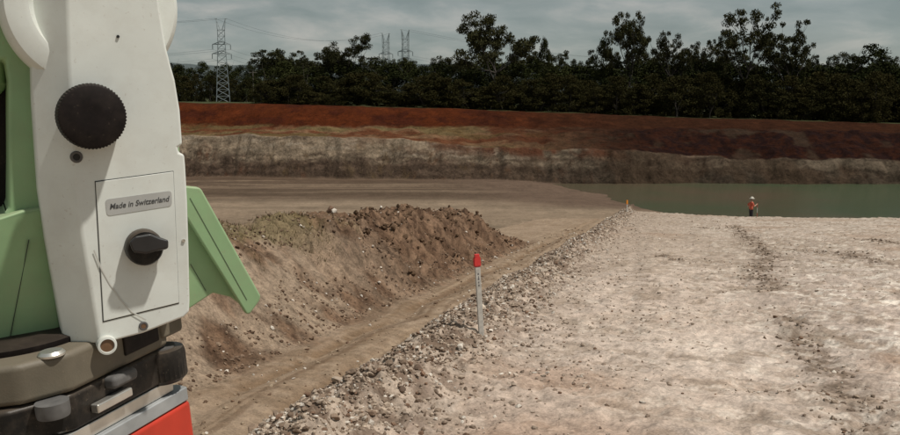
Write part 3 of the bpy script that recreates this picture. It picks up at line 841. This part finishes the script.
def stake(px, py, top_py, lean, paint, label, w, ink=False):
    p = on_ramp(px, py); y = p.y; z = ground_z(p.x, y)
    h = zpx(top_py, y) - z
    root = empty('survey_stake', (p.x, y, z - .02)); root.rotation_euler = (R(-1.5), lean, R(18))
    hp = h * (.13 if ink else .32)
    c = bm_obj('post', box_bm(-w / 2, w / 2, -w * .28, w * .28, -.1, h - hp), M['peg'], None, .003); c.parent = root
    bm = box_bm(-w / 2 - .003, w / 2 + .003, -w * .28 - .003, w * .28 + .003, h - hp, h + .02)
    for v in bm.verts:
        if v.co.z > h: v.co.x *= .82; v.co.y *= .8
    c = bm_obj('painted_top', bm, M[paint], None, .004); c.parent = root
    # ribbon of flagging tied round the painted top
    bm = bmesh.new(); ring = [(-w * .62, -w * .4), (w * .62, -w * .4), (w * .75, w * .1), (w * .55, w * .42), (-w * .6, w * .42), (-w * .8, 0)]
    lo = [bm.verts.new((x, q, h - hp + .012)) for x, q in ring]; hi = [bm.verts.new((x * .95, q * .95, h - .015)) for x, q in ring]
    for i in range(6): bm.faces.new([lo[i], lo[(i + 1) % 6], hi[(i + 1) % 6], hi[i]])
    c = bm_obj('flagging_tape', bm, M[paint]); c.parent = root
    if ink:
        bm = bmesh.new()
        for k, (dz, ww) in enumerate([(.0, .28), (.03, .16), (.052, .3), (.085, .2), (.115, .26)]):
            box_bm(-w * ww * .5, w * ww * .5, -w * .28 - .0012, -w * .28 - .0006, h - hp - .08 - dz, h - hp - .062 - dz, bm)
        c = bm_obj('marker_writing', bm, M['ink']); c.parent = root
    tag(root, label, 'stake', 'survey stakes along the ramp edge'); return root
stake(481.5, 346, 254, R(-3.2), 'red_paint', 'white timber survey stake with red top standing in the rubble', .052, True)
stake(627, 214.5, 200, R(-.5), 'orange_paint', 'small white survey stake with orange top near the pond end of the windrow', .075)

# ------------------------------------------------------------------ person with pole
M['skin'] = mat_plain('skin', (.42, .25, .17), .6); M['vest'] = mat_plain('red_orange_shirt', (.46, .09, .05), .85, var=.25, scale=12)
M['trousers'] = mat_plain('dark_trousers', (.018, .018, .024), .9); M['boot'] = mat_plain('brown_boot', (.06, .04, .03), .8)
M['hat'] = mat_plain('pale_hat', (.55, .52, .45), .85); M['hair'] = mat_plain('dark_hair', (.03, .022, .016), .8)
def build_person(loc, rz):
    J, E, Rd = [], [], []
    def v(p, r, par=None):
        J.append(p); Rd.append(r); i = len(J) - 1
        if par is not None: E.append((par, i))
        return i
    pel = v((0, 0, .95), (.14, .105)); wst = v((0, 0, 1.1), (.135, .10), pel); ch = v((.01, 0, 1.28), (.16, .115), wst)
    up_ = v((.0, 0, 1.40), (.13, .09), ch); nk = v((.01, 0, 1.49), (.055, .055), up_)
    h1 = v((.03, 0, 1.56), (.075, .075), nk); h2 = v((.035, 0, 1.63), (.088, .078), h1); v((.03, 0, 1.71), (.07, .065), h2)
    for s in (-1, 1):
        hp = v((0, s * .095, .90), (.095, .095), pel); th = v((.015, s * .10, .7), (.085, .08), hp); kn = v((.02, s * .10, .49), (.06, .06), th)
        cf = v((-.01, s * .10, .34), (.06, .055), kn); an = v((0, s * .10, .09), (.042, .042), cf); hl = v((.03, s * .105, .045), (.045, .04), an); v((.17, s * .12, .035), (.04, .032), hl)
    hands = []
    for s, el, wr, fd in ((-1, (.06, -.25, 1.16), (.27, -.16, 1.26), (.07, .02, .03)), (1, (-.10, .27, 1.16), (.10, .24, 1.02), (.05, -.02, -.05))):
        sh = v((0, s * .175, 1.40), (.07, .07), up_); e_ = v(el, (.048, .048), sh); w_ = v(wr, (.03, .03), e_)
        fdv = Vector(fd).normalized(); pa = Vector(wr) + fdv * .075; p_ = v(tuple(pa), (.032, .022), w_)
        sd = Vector((0, 0, 1)) if s < 0 else Vector((.7, 0, .7))
        for q in range(4):                                          # fingers curling round what is held
            o_ = pa + sd * (.024 - .016 * q) + fdv * .02; a_ = v(tuple(o_ + fdv * .03), (.009, .009), p_)
            v(tuple(o_ + fdv * (.05 - .006 * abs(q - 1)) + Vector((0, .03, 0))), (.008, .008), a_)
        t_ = v(tuple(Vector(wr) + fdv * .05 + sd * .035 + Vector((0, .01, 0))), (.010, .010), w_); v(tuple(pa + fdv * .02 + sd * .05 + Vector((0, .025, 0))), (.009, .009), t_)
    me = bpy.data.meshes.new('body'); me.from_pydata(J, E, [])
    tmp = bpy.data.objects.new('body_tmp', me); COL.objects.link(tmp)
    sk = tmp.modifiers.new('skin', 'SKIN'); sk.use_smooth_shade = True
    for i, r_ in enumerate(Rd): me.skin_vertices[0].data[i].radius = r_
    me.skin_vertices[0].data[0].use_root = True
    ss = tmp.modifiers.new('sub', 'SUBSURF'); ss.levels = 1; ss.render_levels = 1
    dg = bpy.context.evaluated_depsgraph_get(); dg.update()
    m2 = bpy.data.meshes.new_from_object(tmp.evaluated_get(dg)); bpy.data.objects.remove(tmp)
    m2.name = 'body'; m2.materials.clear()
    for k in ('skin', 'vest', 'trousers', 'boot'): m2.materials.append(M[k])
    for p in m2.polygons:
        c = p.center; p.use_smooth = True
        arm = abs(c.y) > .17 or c.x > .17
        if c.z > 1.455: p.material_index = 0
        elif c.z < .11: p.material_index = 3
        elif c.z < .97 and abs(c.y) < .21: p.material_index = 2
        elif arm and (c.z < 1.19 or c.x > .1): p.material_index = 0
        else: p.material_index = 1
    root = empty('person', loc); root.rotation_euler = (0, 0, rz)
    b = bpy.data.objects.new('body', m2); COL.objects.link(b); b.parent = root
    # brimmed hat and hair
    def lathe(name, prof, mat, c, seg=20, sx=1.12):
        bm = bmesh.new(); rings = []
        for r_, z_ in prof: rings.append([bm.verts.new((c[0] + r_ * sx * math.cos(6.2832 * k / seg), c[1] + r_ * math.sin(6.2832 * k / seg), c[2] + z_)) for k in range(seg)])
        for a, b2 in zip(rings[:-1], rings[1:]):
            for k in range(seg): bm.faces.new([a[k], a[(k + 1) % seg], b2[(k + 1) % seg], b2[k]])
        bm.faces.new(rings[-1]); o_ = bm_obj(name, bm, mat); o_.parent = root
        for p in o_.data.polygons: p.use_smooth = True
        return o_
    lathe('hat', [(.088, -.012), (.165, -.025), (.165, -.018), (.092, .0), (.088, .06), (.07, .09), (.02, .10)], M['hat'], (.033, 0, 1.69))
    lathe('hair', [(.07, -.09), (.090, -.05), (.092, .0), (.088, .02)], M['hair'], (.012, 0, 1.67))
    # nose and ears
    bm = bmesh.new(); bmesh.ops.create_icosphere(bm, subdivisions=2, radius=.016, matrix=Matrix.Translation((.125, 0, 1.615)))
    o_ = bm_obj('nose', bm, M['skin']); o_.parent = root
    for s in (-1, 1):
        bm = bmesh.new(); bmesh.ops.create_icosphere(bm, subdivisions=2, radius=.026, matrix=Matrix.Translation((.03, s * .083, 1.62)) @ Matrix.Diagonal((.6, .4, 1, 1)))
        o_ = bm_obj('ear', bm, M['skin']); o_.parent = root
    tag(root, 'person in red shirt, dark trousers and pale hat holding a pole by the pond', 'person'); return root
pr = ray(751.5, 200); Yp = 59.0; Xp = pr.x / pr.y * Yp
zp_top = zpx(196.8, Yp); zp = ground_z(Xp, Yp)
person = build_person((Xp, Yp, zp), R(12))
M['pole_red'] = mat_plain('red_pole', (.5, .06, .04), .5); M['pole_white'] = mat_plain('white_pole', (.7, .7, .68), .5)
M['black_plastic'] = mat_plain('black_plastic', (.009, .0085, .008), .4, spec=.25, bump=.1, bscale=2500, dust=.35)
c12, s12 = math.cos(R(12)), math.sin(R(12))
lx, ly = .385, -.115
root = empty('prism_pole', (Xp + lx * c12 - ly * s12, Yp + lx * s12 + ly * c12, ground_z(Xp + lx, Yp)))
for k in range(4):
    V, F = tube_np([(0, 0, .06 + .34 * k), (0, 0, .40 + .34 * k)], [.014, .014], 8)
    link('pole_section', mesh_np('pole_section', V, F), M['pole_red' if k % 2 else 'pole_white']).parent = root
V, F = tube_np([(0, 0, -.03), (0, 0, .06)], [.003, .014], 8); link('point', mesh_np('point', V, F), M['steel']).parent = root
V, F = tube_np([(0, -.03, 1.46), (0, .03, 1.46)], [.045, .045], 12); link('prism', mesh_np('prism', V, F), M['black_plastic']).parent = root
tag(root, 'slim surveying pole held upright by the person at the pond', 'pole')

# ------------------------------------------------------------------ total station (surveying instrument)
M['white_shell'] = mat_plain('off_white_shell', (.70, .725, .68), .5, spec=.35, var=.05, scale=35, bump=.05, bscale=3000, dust=.38)
M['green_shell'] = mat_plain('green_shell', (.265, .41, .215), .55, spec=.35, var=.08, scale=40, bump=.08, bscale=2500, dust=.45)
M['seam'] = mat_plain('dark_seam', (.03, .03, .028), .9)
M['plate_grey'] = mat_plain('label_grey', (.43, .43, .41), .5)
M['text'] = mat_plain('print_ink', (.06, .06, .06), .7)
M['tan_metal'] = mat_plain('beige_cast_metal', (.125, .107, .076), .6, var=.15, scale=45, bump=.1, bscale=900, dust=.22)  # beige darkened to carry the shade under the instrument
M['bright_metal'] = mat_plain('bright_metal', (.62, .60, .55), .35, .8, var=.15, scale=60)
M['grey_metal'] = mat_plain('grey_aluminium', (.36, .37, .37), .55, .3, var=.2, scale=40)
M['dusty_grey'] = mat_plain('dusty_grey_plastic', (.11, .105, .10), .85, var=.25, scale=120)
M['signal_red'] = mat_plain('orange_red_paint', (.50, .035, .014), .45, var=.12, scale=40)
M['rubber'] = mat_plain('black_rubber', (.010, .007, .0065), .55, spec=.18, var=.3, scale=200, dust=.12)
M['latch_grey'] = mat_plain('worn_dark_plastic', (.022, .021, .021), .42, spec=.5, var=.2, scale=90)
M['amber_glass'] = mat_plain('amber_lens', (.16, .09, .05), .15)

AZ = R(-28)
Nn = Vector((-math.sin(AZ), -math.cos(AZ), 0)); Uu = Vector((math.cos(AZ), -math.sin(AZ), 0)); Vv = Vector((0, 0, 1))
ROLL = R(4.5)
Uu, Vv = Uu * math.cos(ROLL) + Vv * math.sin(ROLL), Vv * math.cos(ROLL) - Uu * math.sin(ROLL)
TS0 = ray(125, 200); TS0 = TS0 * (.56 / TS0.length)
def T(u, n, v): return TS0 + Uu * u + Nn * n + Vv * v
def F2(px, py, n=0.0):
    """(u, v) in the instrument's frame of the point on its plane n that shows at the pixel"""
    r = ray(px, py); t = ((TS0 + Nn * n).dot(Nn)) / r.dot(Nn); d = r * t - TS0
    return d.dot(Uu), d.dot(Vv)
TSB = T(*[(lambda a: (a[0], -.02, a[1]))(F2(90, 372, -.02))][0])
ts = empty('total_station', TSB)
tag(ts, 'white and green surveying total station with black knobs, mounted on a tripod', 'total station')
def solid(name, front, nf, back, nb, mat, parent, bevel=.0012, seg=2, extra=None, smooth=True):
    """loft between matched outlines: front/back lists of (u,v) at depths nf, nb (numbers or lists)"""
    bm = bmesh.new(); k = len(front)
    nf_ = nf if isinstance(nf, (list, tuple)) else [nf] * k; nb_ = nb if isinstance(nb, (list, tuple)) else [nb] * k
    a = [bm.verts.new(T(u, n, v)) for (u, v), n in zip(front, nf_)]; b = [bm.verts.new(T(u, n, v)) for (u, v), n in zip(back, nb_)]
    rings = [a, b]
    if extra is not None: rings.append([bm.verts.new(T(u, extra, v)) for (u, v) in back])
    for r0, r1_ in zip(rings[:-1], rings[1:]):
        for i in range(k): bm.faces.new([r0[i], r0[(i + 1) % k], r1_[(i + 1) % k], r1_[i]])
    bm.faces.new(a); bm.faces.new(list(reversed(rings[-1])))
    return bm_obj(name, bm, mat, parent, bevel, seg, smooth)
def pxpoly(pts, n): return [F2(x, y, n) for x, y in pts]
def slab(name, pts, n0, n1, mat, parent, bevel=.0006, seg=2):
    p = pxpoly(pts, n0); return solid(name, p, n0, p, n1, mat, parent, bevel, seg)
def plan(name, un, v0, v1, mat, parent, bevel=.001, seg=2):
    bm = bmesh.new(); a = [bm.verts.new(T(u, n, v0)) for u, n in un]; b = [bm.verts.new(T(u, n, v1)) for u, n in un]; k = len(un)
    for i in range(k): bm.faces.new([a[i], a[(i + 1) % k], b[(i + 1) % k], b[i]])
    bm.faces.new(a); bm.faces.new(list(reversed(b))); return bm_obj(name, bm, mat, parent, bevel, seg)
def lathe_n(name, c, prof, mat, parent, seg=48, knurl=0, kd=0.0, axis='n', clip=None, smooth=True):
    """turned part: profile of (radius, height along axis); axis n (out of the face) or v (upright)"""
    bm = bmesh.new(); rings = []
    for j, (r_, h_) in enumerate(prof):
        ring = []
        for k in range(seg):
            t = 6.283185 * k / seg; rr = r_
            if knurl and j in knurl: rr = r_ - (kd if k % 2 else 0)
            if axis == 'n': p = T(c[0] + rr * math.cos(t), c[2] + h_, c[1] + rr * math.sin(t))
            else: p = T(c[0] + rr * math.cos(t), c[2] + rr * math.sin(t), c[1] + h_)
            ring.append(bm.verts.new(p))
        rings.append(ring)
    for a, b in zip(rings[:-1], rings[1:]):
        for k in range(seg): bm.faces.new([a[k], a[(k + 1) % seg], b[(k + 1) % seg], b[k]])
    bm.faces.new(rings[0]); bm.faces.new(rings[-1])
    bmesh.ops.recalc_face_normals(bm, faces=bm.faces)
    me = bpy.data.meshes.new(name); bm.to_mesh(me); bm.free()
    o = link(name, me, mat, parent)
    if smooth:
        me.polygons.foreach_set('use_smooth', [True] * len(me.polygons))
        me.set_sharp_from_angle(angle=R(38))
    return o
PXM = .56 / FPX * 1.04      # metres per photo pixel at the instrument face
def child_of(o):            # so that sub-parts parent correctly to parts (parts sit at identity under the thing)
    MATW[o.name] = Matrix.Identity(4); return o

# side cover: front face, slanting left strip, rounded edges
fr = [(66, -70), (67, 0), (69, 60), (71, 100), (73, 130), (77, 190), (83, 240), (93, 300), (99, 338), (104, 343.5), (143, 333.5), (184, 317.5), (189.5, 312), (190, 300),
      (189, 250), (187.5, 200), (185.5, 165), (184.5, 154.5), (179, 152.5), (178, 147.5), (182.5, 144.5), (180, 110), (175, 80), (170, 62), (166, 46), (160, 10), (155, -30), (152, -70)]
bk = [(30, -70), (30, 0), (31, 60), (32, 100), (34, 130), (38, 190), (45, 240), (56, 300), (62, 333), (67, 343), (143, 334), (184, 318), (189.5, 312.5), (190, 300),
      (189, 250), (187.5, 200), (185.5, 165), (184.5, 154.5), (179, 152.5), (178, 147.5), (182.5, 144.5), (180, 110), (175, 80), (170, 62), (166, 46), (160, 10), (155, -30), (152, -70)]
FRu = pxpoly(fr, 0.0)
nb_list = [-.016] * 10 + [-.012] * (len(fr) - 10)
BKu = [F2(x, y, n) if i < 10 else FRu[i] for i, ((x, y), n) in enumerate(zip(bk, nb_list))]
cover = child_of(solid('side_cover', FRu, 0.0, BKu, nb_list, M['white_shell'], ts, .0022, 3, extra=-.045))

# round tilting-axis boss behind the cover
bc = F2(93, 4, -.008)
rb = 76 * PXM
boss = child_of(lathe_n('axis_boss', (bc[0], bc[1], -.010), [(rb * .95, -.035), (rb, -.028), (rb, -.009), (rb * .975, -.003), (rb * .93, .0), (rb * .74, .002), (rb * .68, .0015), (rb * .60, -.007), (rb * .2, -.008)],
             M['white_shell'], ts, 96))

# battery door, seam, label plate, lettering, latch
seam_p = [(94.7, 181.2), (173.5, 170.9), (179.1, 303.6), (102.8, 322.4)]
sm = slab('door_seam', seam_p, .00025, -.0004, M['seam'], cover, .0)
door_p = [(95.6, 182), (173.4, 171.6), (179.0, 302.8), (103.6, 321.4)]
door = child_of(slab('battery_door', door_p, .0006, -.0004, M['white_shell'], ts, .0004))
def rounded(pts, rad, k=4):
    out = []
    n = len(pts)
    for i in range(n):
        p0, p1, p2_ = Vector(pts[i - 1]), Vector(pts[i]), Vector(pts[(i + 1) % n])
        a = p1 + (p0 - p1).normalized() * rad; b = p1 + (p2_ - p1).normalized() * rad
        for j in range(k + 1):
            t = j / k; out.append(tuple((1 - t) ** 2 * a + 2 * t * (1 - t) * p1 + t * t * b))
    return out
lp = rounded(pxpoly([(105, 199.5), (171.5, 190.5), (172, 205.8), (107, 216)], .0006), .0022)
plate = child_of(solid('label_plate', lp, .00085, lp, .0002, M['plate_grey'], door, .0))
cu = bpy.data.curves.new('maker_text', 'FONT'); cu.body = 'Made in Switzerland'; cu.size = .0066; cu.shear = .3
cu.align_x = 'CENTER'; cu.align_y = 'CENTER'; cu.extrude = .00004; cu.offset = .00008
to = bpy.data.objects.new('t', cu); COL.objects.link(to)
dg = bpy.context.evaluated_depsgraph_get(); dg.update()
tm_ = bpy.data.meshes.new_from_object(to.evaluated_get(dg)); bpy.data.objects.remove(to)
wx = [v.co.x for v in tm_.vertices]; sxt = (53 * PXM) / (max(wx) - min(wx))
cL, cR = Vector(F2(110, 207.0, .001)), Vector(F2(168, 199.0, .001)); dirT = (cR - cL).normalized(); up_t = Vector((-dirT.y, dirT.x)); mid = (cL + cR) / 2
for v in tm_.vertices:
    q = mid + dirT * (v.co.x * sxt) + up_t * (v.co.y * 1.1 * sxt); v.co = T(q.x, .00098 + v.co.z, q.y)
link('lettering', tm_, M['text'], plate)
# latch: round boss with a wing grip
lc = F2(144.5, 247.5, .005); rl = 16.2 * PXM
latch = child_of(lathe_n('latch', (lc[0], lc[1], .0005), [(rl * 1.03, 0), (rl * 1.03, .004), (rl, .0065), (rl * .92, .0078), (rl * .3, .0082)], M['black_plastic'], ts, 40))
gp = [(129, 242), (135, 236.5), (150, 234), (160, 238), (168.5, 240), (168.5, 248.5), (158, 250.5), (146, 253.5), (133, 252)]
gpb = [(130, 243), (136, 236), (150, 233), (160, 237), (167.5, 240), (167.5, 249), (158, 251.5), (146, 255), (134, 254)]
solid('latch_grip', pxpoly(gp, .0145), .0145, pxpoly(gpb, .006), .006, M['latch_grey'], latch, .0012, 3)

# big drive knob with knurled rim
kc = F2(92.5, 116.5, .017); rk = 33.6 * PXM * .845
knob = child_of(lathe_n('drive_knob', (kc[0], kc[1], .0004), [(rk * .86, 0), (rk * .88, .003), (rk * .985, .0036), (rk, .005), (rk, .0155), (rk * .975, .0172), (rk * .9, .0178), (rk * .3, .0176)], M['rubber'], ts, 120, knurl=(3, 4, 5), kd=.0006))
# screws and small holes
def screw(px, py, r_px, n, mat1, mat2, par, name='screw'):
    c = F2(px, py, n); r_ = r_px * PXM
    s_ = child_of(lathe_n(name, (c[0], c[1], n), [(r_ * 1.05, -.002), (r_ * 1.05, .0002), (r_ * .9, .0007), (r_ * .62, .0007), (r_ * .6, .0002)], mat1, par, 24))
    lathe_n('screw_socket', (c[0] , c[1], n + .0001), [(r_ * .6, 0), (r_ * .58, .0004), (r_ * .2, .0004)], mat2, s_ if par is ts else par, 12)
screw(76.5, 157, 5.0, .0002, M['dusty_grey'], M['seam'], cover)
screw(143.5, 326, 4.0, .0003, M['dusty_grey'], M['amber_glass'], cover)
screw(118, 36.5, 1.3, .0003, M['seam'], M['seam'], cover, 'pin_hole')
screw(183.5, 240.5, 1.6, .0002, M['bright_metal'], M['bright_metal'], cover, 'pin')

# thin line of darker tone curving down across the cover
M['cover_line'] = mat_plain('darker_shell', (.55, .545, .50), .7)
sc_pts = [(94, 250), (101, 268), (110, 284), (121, 300), (132, 312), (146, 320)]
up_e = pxpoly([(x + .7, y - .5) for x, y in sc_pts], .0009); dn_e = pxpoly([(x - .7, y + .5) for x, y in sc_pts], .0009)
bm = bmesh.new(); a_ = [bm.verts.new(T(u, .00085, v)) for u, v in up_e]; b_ = [bm.verts.new(T(u, .00085, v)) for u, v in dn_e]; c_ = [bm.verts.new(T((p[0] + q[0]) / 2, .00092, (p[1] + q[1]) / 2)) for p, q in zip(up_e, dn_e)]
for i in range(5):
    bm.faces.new([a_[i], a_[i + 1], c_[i + 1], c_[i]]); bm.faces.new([c_[i], c_[i + 1], b_[i + 1], b_[i]])
bm_obj('curved_line', bm, M['cover_line'], cover)
# green housing
gA = child_of(slab('green_housing', [(-46, -80), (36, -80), (37, 90), (42, 200), (50, 240), (52, 262), (4, 262), (4, 214), (8.5, 208), (9, 160), (8.5, 80), (5, 60), (-46, 60)], -.030, -.13, M['green_shell'], ts, .003, 3))
wedge_f = [(-46, 226), (0, 218), (22, 211), (43, 208), (50, 245), (64, 343.5), (30, 352), (0, 359), (-46, 378)]
wf = pxpoly(wedge_f, -.020); wb = [F2(x, y, -.026) for x, y in wedge_f]
gB = child_of(solid('lower_housing', wf, [-.021, -.021, -.023, -.026, -.027, -.034, -.034, -.034, -.034], wf, -.14, M['green_shell'], ts, .002, 2))  # front leans downward to catch less sun, standing in for overhead shade
def seamline(name, a, b, n, w_px, par, mat=None):
    (x0, y0), (x1, y1) = a, b; L_ = math.hypot(x1 - x0, y1 - y0); ox, oy = -(y1 - y0) / L_ * w_px / 2, (x1 - x0) / L_ * w_px / 2
    na, nb = n if isinstance(n, tuple) else (n, n)
    pts = [((x0 + ox, y0 + oy), na), ((x1 + ox, y1 + oy), nb), ((x1 - ox, y1 - oy), nb), ((x0 - ox, y0 - oy), na)]
    p = [F2(x, y, q) for (x, y), q in pts]; ns = [q for _, q in pts]
    return solid(name, p, ns, p, [q - .002 for q in ns], mat or M['seam'], par, 0)
seamline('housing_seam', (29, 240), (7, 354), (-.0225, -.0333), .6, gB)
slab('recess_shade_plate', [(-46, 40), (14, 40), (14, 222), (-46, 226)], -.075, -.13, M['rubber'], ts, .003)  # black plate standing in for the shadowed area beside the telescope
scope = slab('telescope', [(-46, -80), (8, -80), (8, 84), (2, 96), (-46, 110)], -.058, -.13, M['green_shell'], ts, .008, 4)
# right flap: slanting bar with a gusset behind
bar = [(184, 186), (199.5, 187.5), (202, 190), (261, 296), (260, 300.5), (250.5, 314), (246.5, 314.5), (186, 217)]
flap = child_of(slab('display_flap', bar, -.030, -.036, M['green_shell'], ts, .0022, 3))
bar2 = [(184, 186), (199.5, 187.5), (202, 190), (261, 296), (260, 300.5), (250.5, 314), (246.5, 314.5), (229, 287), (214, 294), (190, 309), (184, 309)]
slab('flap_body', [(180, 190), (197, 190), (256, 297), (247, 310), (232, 297.5), (213, 293), (189, 309), (180, 309)], -.0375, -.10, M['green_shell'], flap, .001, 2)
seamline('flap_seam', (190, 198), (247, 300), -.0297, .3, flap)
seamline('flap_seam', (190.5, 264), (206, 291), -.0372, .45, flap)
# rest of the body behind the cover, far standard, carrying handle
slab('standard', [(60, -60), (150, -60), (166, 40), (180, 120), (184, 300), (140, 326), (70, 338)], -.046, -.075, M['green_shell'], ts, .004, 2)
pA = [F2(x, y, -.046) for x, y in [(50, 200), (182, 200), (184, 300), (140, 322), (64, 336)]]
solid('alidade_base', pA, -.075, pA, -.16, M['green_shell'], ts, .004)
pF = [F2(x, y, -.046) for x, y in [(60, -60), (150, -60), (166, 40), (180, 120), (184, 300), (140, 322), (70, 336)]]
solid('far_standard', pF, -.155, pF, -.20, M['white_shell'], ts, .006)
h0 = F2(70, -62, -.05); h1_ = F2(140, -62, -.05)
hb = [(h0[0], h0[1]), (h1_[0], h1_[1]), (h1_[0] - .008, h1_[1] + .035), (h0[0] + .008, h0[1] + .035)]
solid('carrying_handle', hb, -.02, hb, -.19, M['green_shell'], ts, .006, 3)

# ---- turntable base of the instrument, in plan
near = Vector((F2(52, 402, .02)[0], .02)); dR = Vector((.755, -.656)); dL = Vector((-.95, -.31))
def tri_plan(near, LR, LL, cut):
    C = near + dR * LR; B = near + dL * LL
    return [tuple(near + dL * cut), tuple(near + dR * cut), tuple(C - dR * cut), tuple(C + (B - C).normalized() * cut), tuple(B + (C - B).normalized() * cut), tuple(B - dL * cut)]
def v_at(px, py, n): return F2(px, py, n)[1]
# ---- tribrach
tb0 = near
v_bot, v_top = v_at(52, 403, .02), v_at(52, 361, .02)
trib = empty('tribrach', T(near.x, -.06, v_bot - .04)); 
tag(trib, 'beige and black tribrach clamped under the total station', 'tribrach')
upb = child_of(plan('upper_body', tri_plan(near, .118, .13, .016), v_bot, v_top, M['tan_metal'], trib, .004, 3))
cenU = sum((Vector(p) for p in tri_plan(near, .118, .13, .016)), Vector((0, 0))) / 6
lathe_n('shadow_gap_ring', (cenU.x, v_top - .001, cenU.y - .032), [(.046, 0), (.047, .003), (.047, .0045), (.043, .006), (.01, .0065)], M['rubber'], ts, 64, axis='v')  # ring made black to stand in for the shadow gap under the housing
# clip window and optical plummet
def side_on_right(t0, t1, va, vb, push, thick, name, mat, par, bevel=.001):
    """box lying on the right-hand side face of the upper body: t along the side, v heights"""
    nrm = Vector((dR.y, -dR.x)) ; nrm = nrm if nrm.dot(near - cenU) > 0 else -nrm
    a, b = near + dR * t0, near + dR * t1
    return plan(name, [tuple(a + nrm * push), tuple(b + nrm * push), tuple(b + nrm * (push - thick)), tuple(a + nrm * (push - thick))], va, vb, mat, par, bevel)
side_on_right(.060, .092, v_top - .017, v_top + .004, .0014, .006, 'clip_window', M['rubber'], upb)
side_on_right(.094, .116, v_bot + .006, v_top + .012, .0022, .02, 'clip_block', M['tan_metal'], upb, .003)
pc = F2(107.5, 346, .004)
ringp = child_of(lathe_n('plummet_eyepiece', (pc[0], pc[1], -.012), [(.0054, 0), (.0056, .014), (.0053, .016), (.0041, .0162), (.0038, .0145), (.0015, .0142)], M['white_shell'], ts, 32))
lathe_n('plummet_lens', (pc[0], pc[1], .0022), [(.0041, 0), (.0040, .0008), (.001, .0012)], M['amber_glass'], ringp, 20)
sc_ = F2(47, 367, .01)
lathe_n('clamp_screw', (near.x + .004, v_top - .0005, near.y - .014), [(.0075, 0), (.0075, .0012), (.006, .0028), (.002, .003)], M['bright_metal'], upb, 24, axis='v')
tdot = near + (dR + dL).normalized() * .0
dotc = F2(46, 388.5, .023)
# black lower body with three foot screws
near2 = near + Vector((-.004, .004))
v_b2 = v_bot - .0235
low = child_of(plan('lower_body', tri_plan(near2 + (cenU - near2) * .05, .122, .135, .020), v_b2, v_bot - .0008, M['black_plastic'], trib, .003, 3))
def foot(c, name='foot_screw', r_=.0155, va=None, vb=None):
    va = va if va is not None else v_b2 - .001; vb = vb if vb is not None else v_bot + .003
    fs = child_of(lathe_n(name, (c.x, va, c.y), [(r_ * .8, 0), (r_, .003), (r_, vb - va - .004), (r_ * .93, vb - va - .001), (r_ * .5, vb - va)], M['black_plastic'], trib, 60, knurl=(1, 2), kd=.0005, axis='v'))
    lathe_n('screw_cap', (c.x, vb - .0005, c.y), [(r_ * .62, 0), (r_ * .6, .0012), (r_ * .1, .0016)], M['dusty_grey'], fs, 24, axis='v')
Cc = near + dR * .118; Bc = near + dL * .13
foot(Cc + Vector((-.017, .004)), r_=.0155, vb=v_bot - .0015)
foot(Bc)
post_c = near - Vector((-.0, .006))
lathe_n('centre_post', (near.x + .0, v_bot - .0085, near.y - .003), [(.0088, 0), (.0092, .002), (.0092, .0085)], M['dusty_grey'], trib, 32, axis='v')
pd = F2(46.5, 410, .027)
side_on_right(.028, .058, v_bot - .0175, v_bot - .012, .0048, .006, 'spring_bar', M['bright_metal'], low, .001)
side_on_right(.042, .064, v_bot - .0085, v_bot - .0005, .0062, .010, 'lock_lever', M['dusty_grey'], low, .003)
# bright spring plate / base plate
near3 = near + Vector((-.016, .010))
base_un = tri_plan(near3, .135, .145, .012)
plan('base_plate', base_un, v_b2 - .0090, v_b2 - .0005, M['bright_metal'], trib, .0008)
# ---- tripod
v_h = v_b2 - .0094
tri_h = tri_plan(near3 + (near3 - cenU) * .10, .158, .17, .022)
gz = -1.62
head_c = T(cenU.x, cenU.y, v_h - .02)
trp = empty('tripod', (head_c.x, head_c.y, gz)); tag(trp, 'surveying tripod with orange-red head and grey top under the instrument', 'tripod')
plan('head_plate', tri_h, v_h - .0095, v_h, M['grey_metal'], trp, .001)
ctr = Vector((cenU.x, cenU.y))
plan('head_body', [tuple(ctr + (Vector(p) - ctr) * 1.012) for p in tri_h], v_h - .045, v_h - .010, M['signal_red'], trp, .003)
for k in range(3):
    a_ = R(-70 + 120 * k); top_ = Vector(head_c) + Vector((math.cos(a_) * .05, math.sin(a_) * .05, -.03))
    ft = Vector((head_c.x + math.cos(a_) * .55, head_c.y + math.sin(a_) * .55, 0)); ft.z = ground_z(ft.x, max(ft.y, .31))
    V, F = tube_np([top_, top_.lerp(ft, .55)], [.022, .02], 8); lg = child_of(link('leg', mesh_np('leg', V, F), M['signal_red'], trp))
    V, F = tube_np([top_.lerp(ft, .5), top_.lerp(ft, .97), ft], [.014, .013, .004], 8); link('lower_leg', mesh_np('lower_leg', V, F), M['grey_metal'], lg)
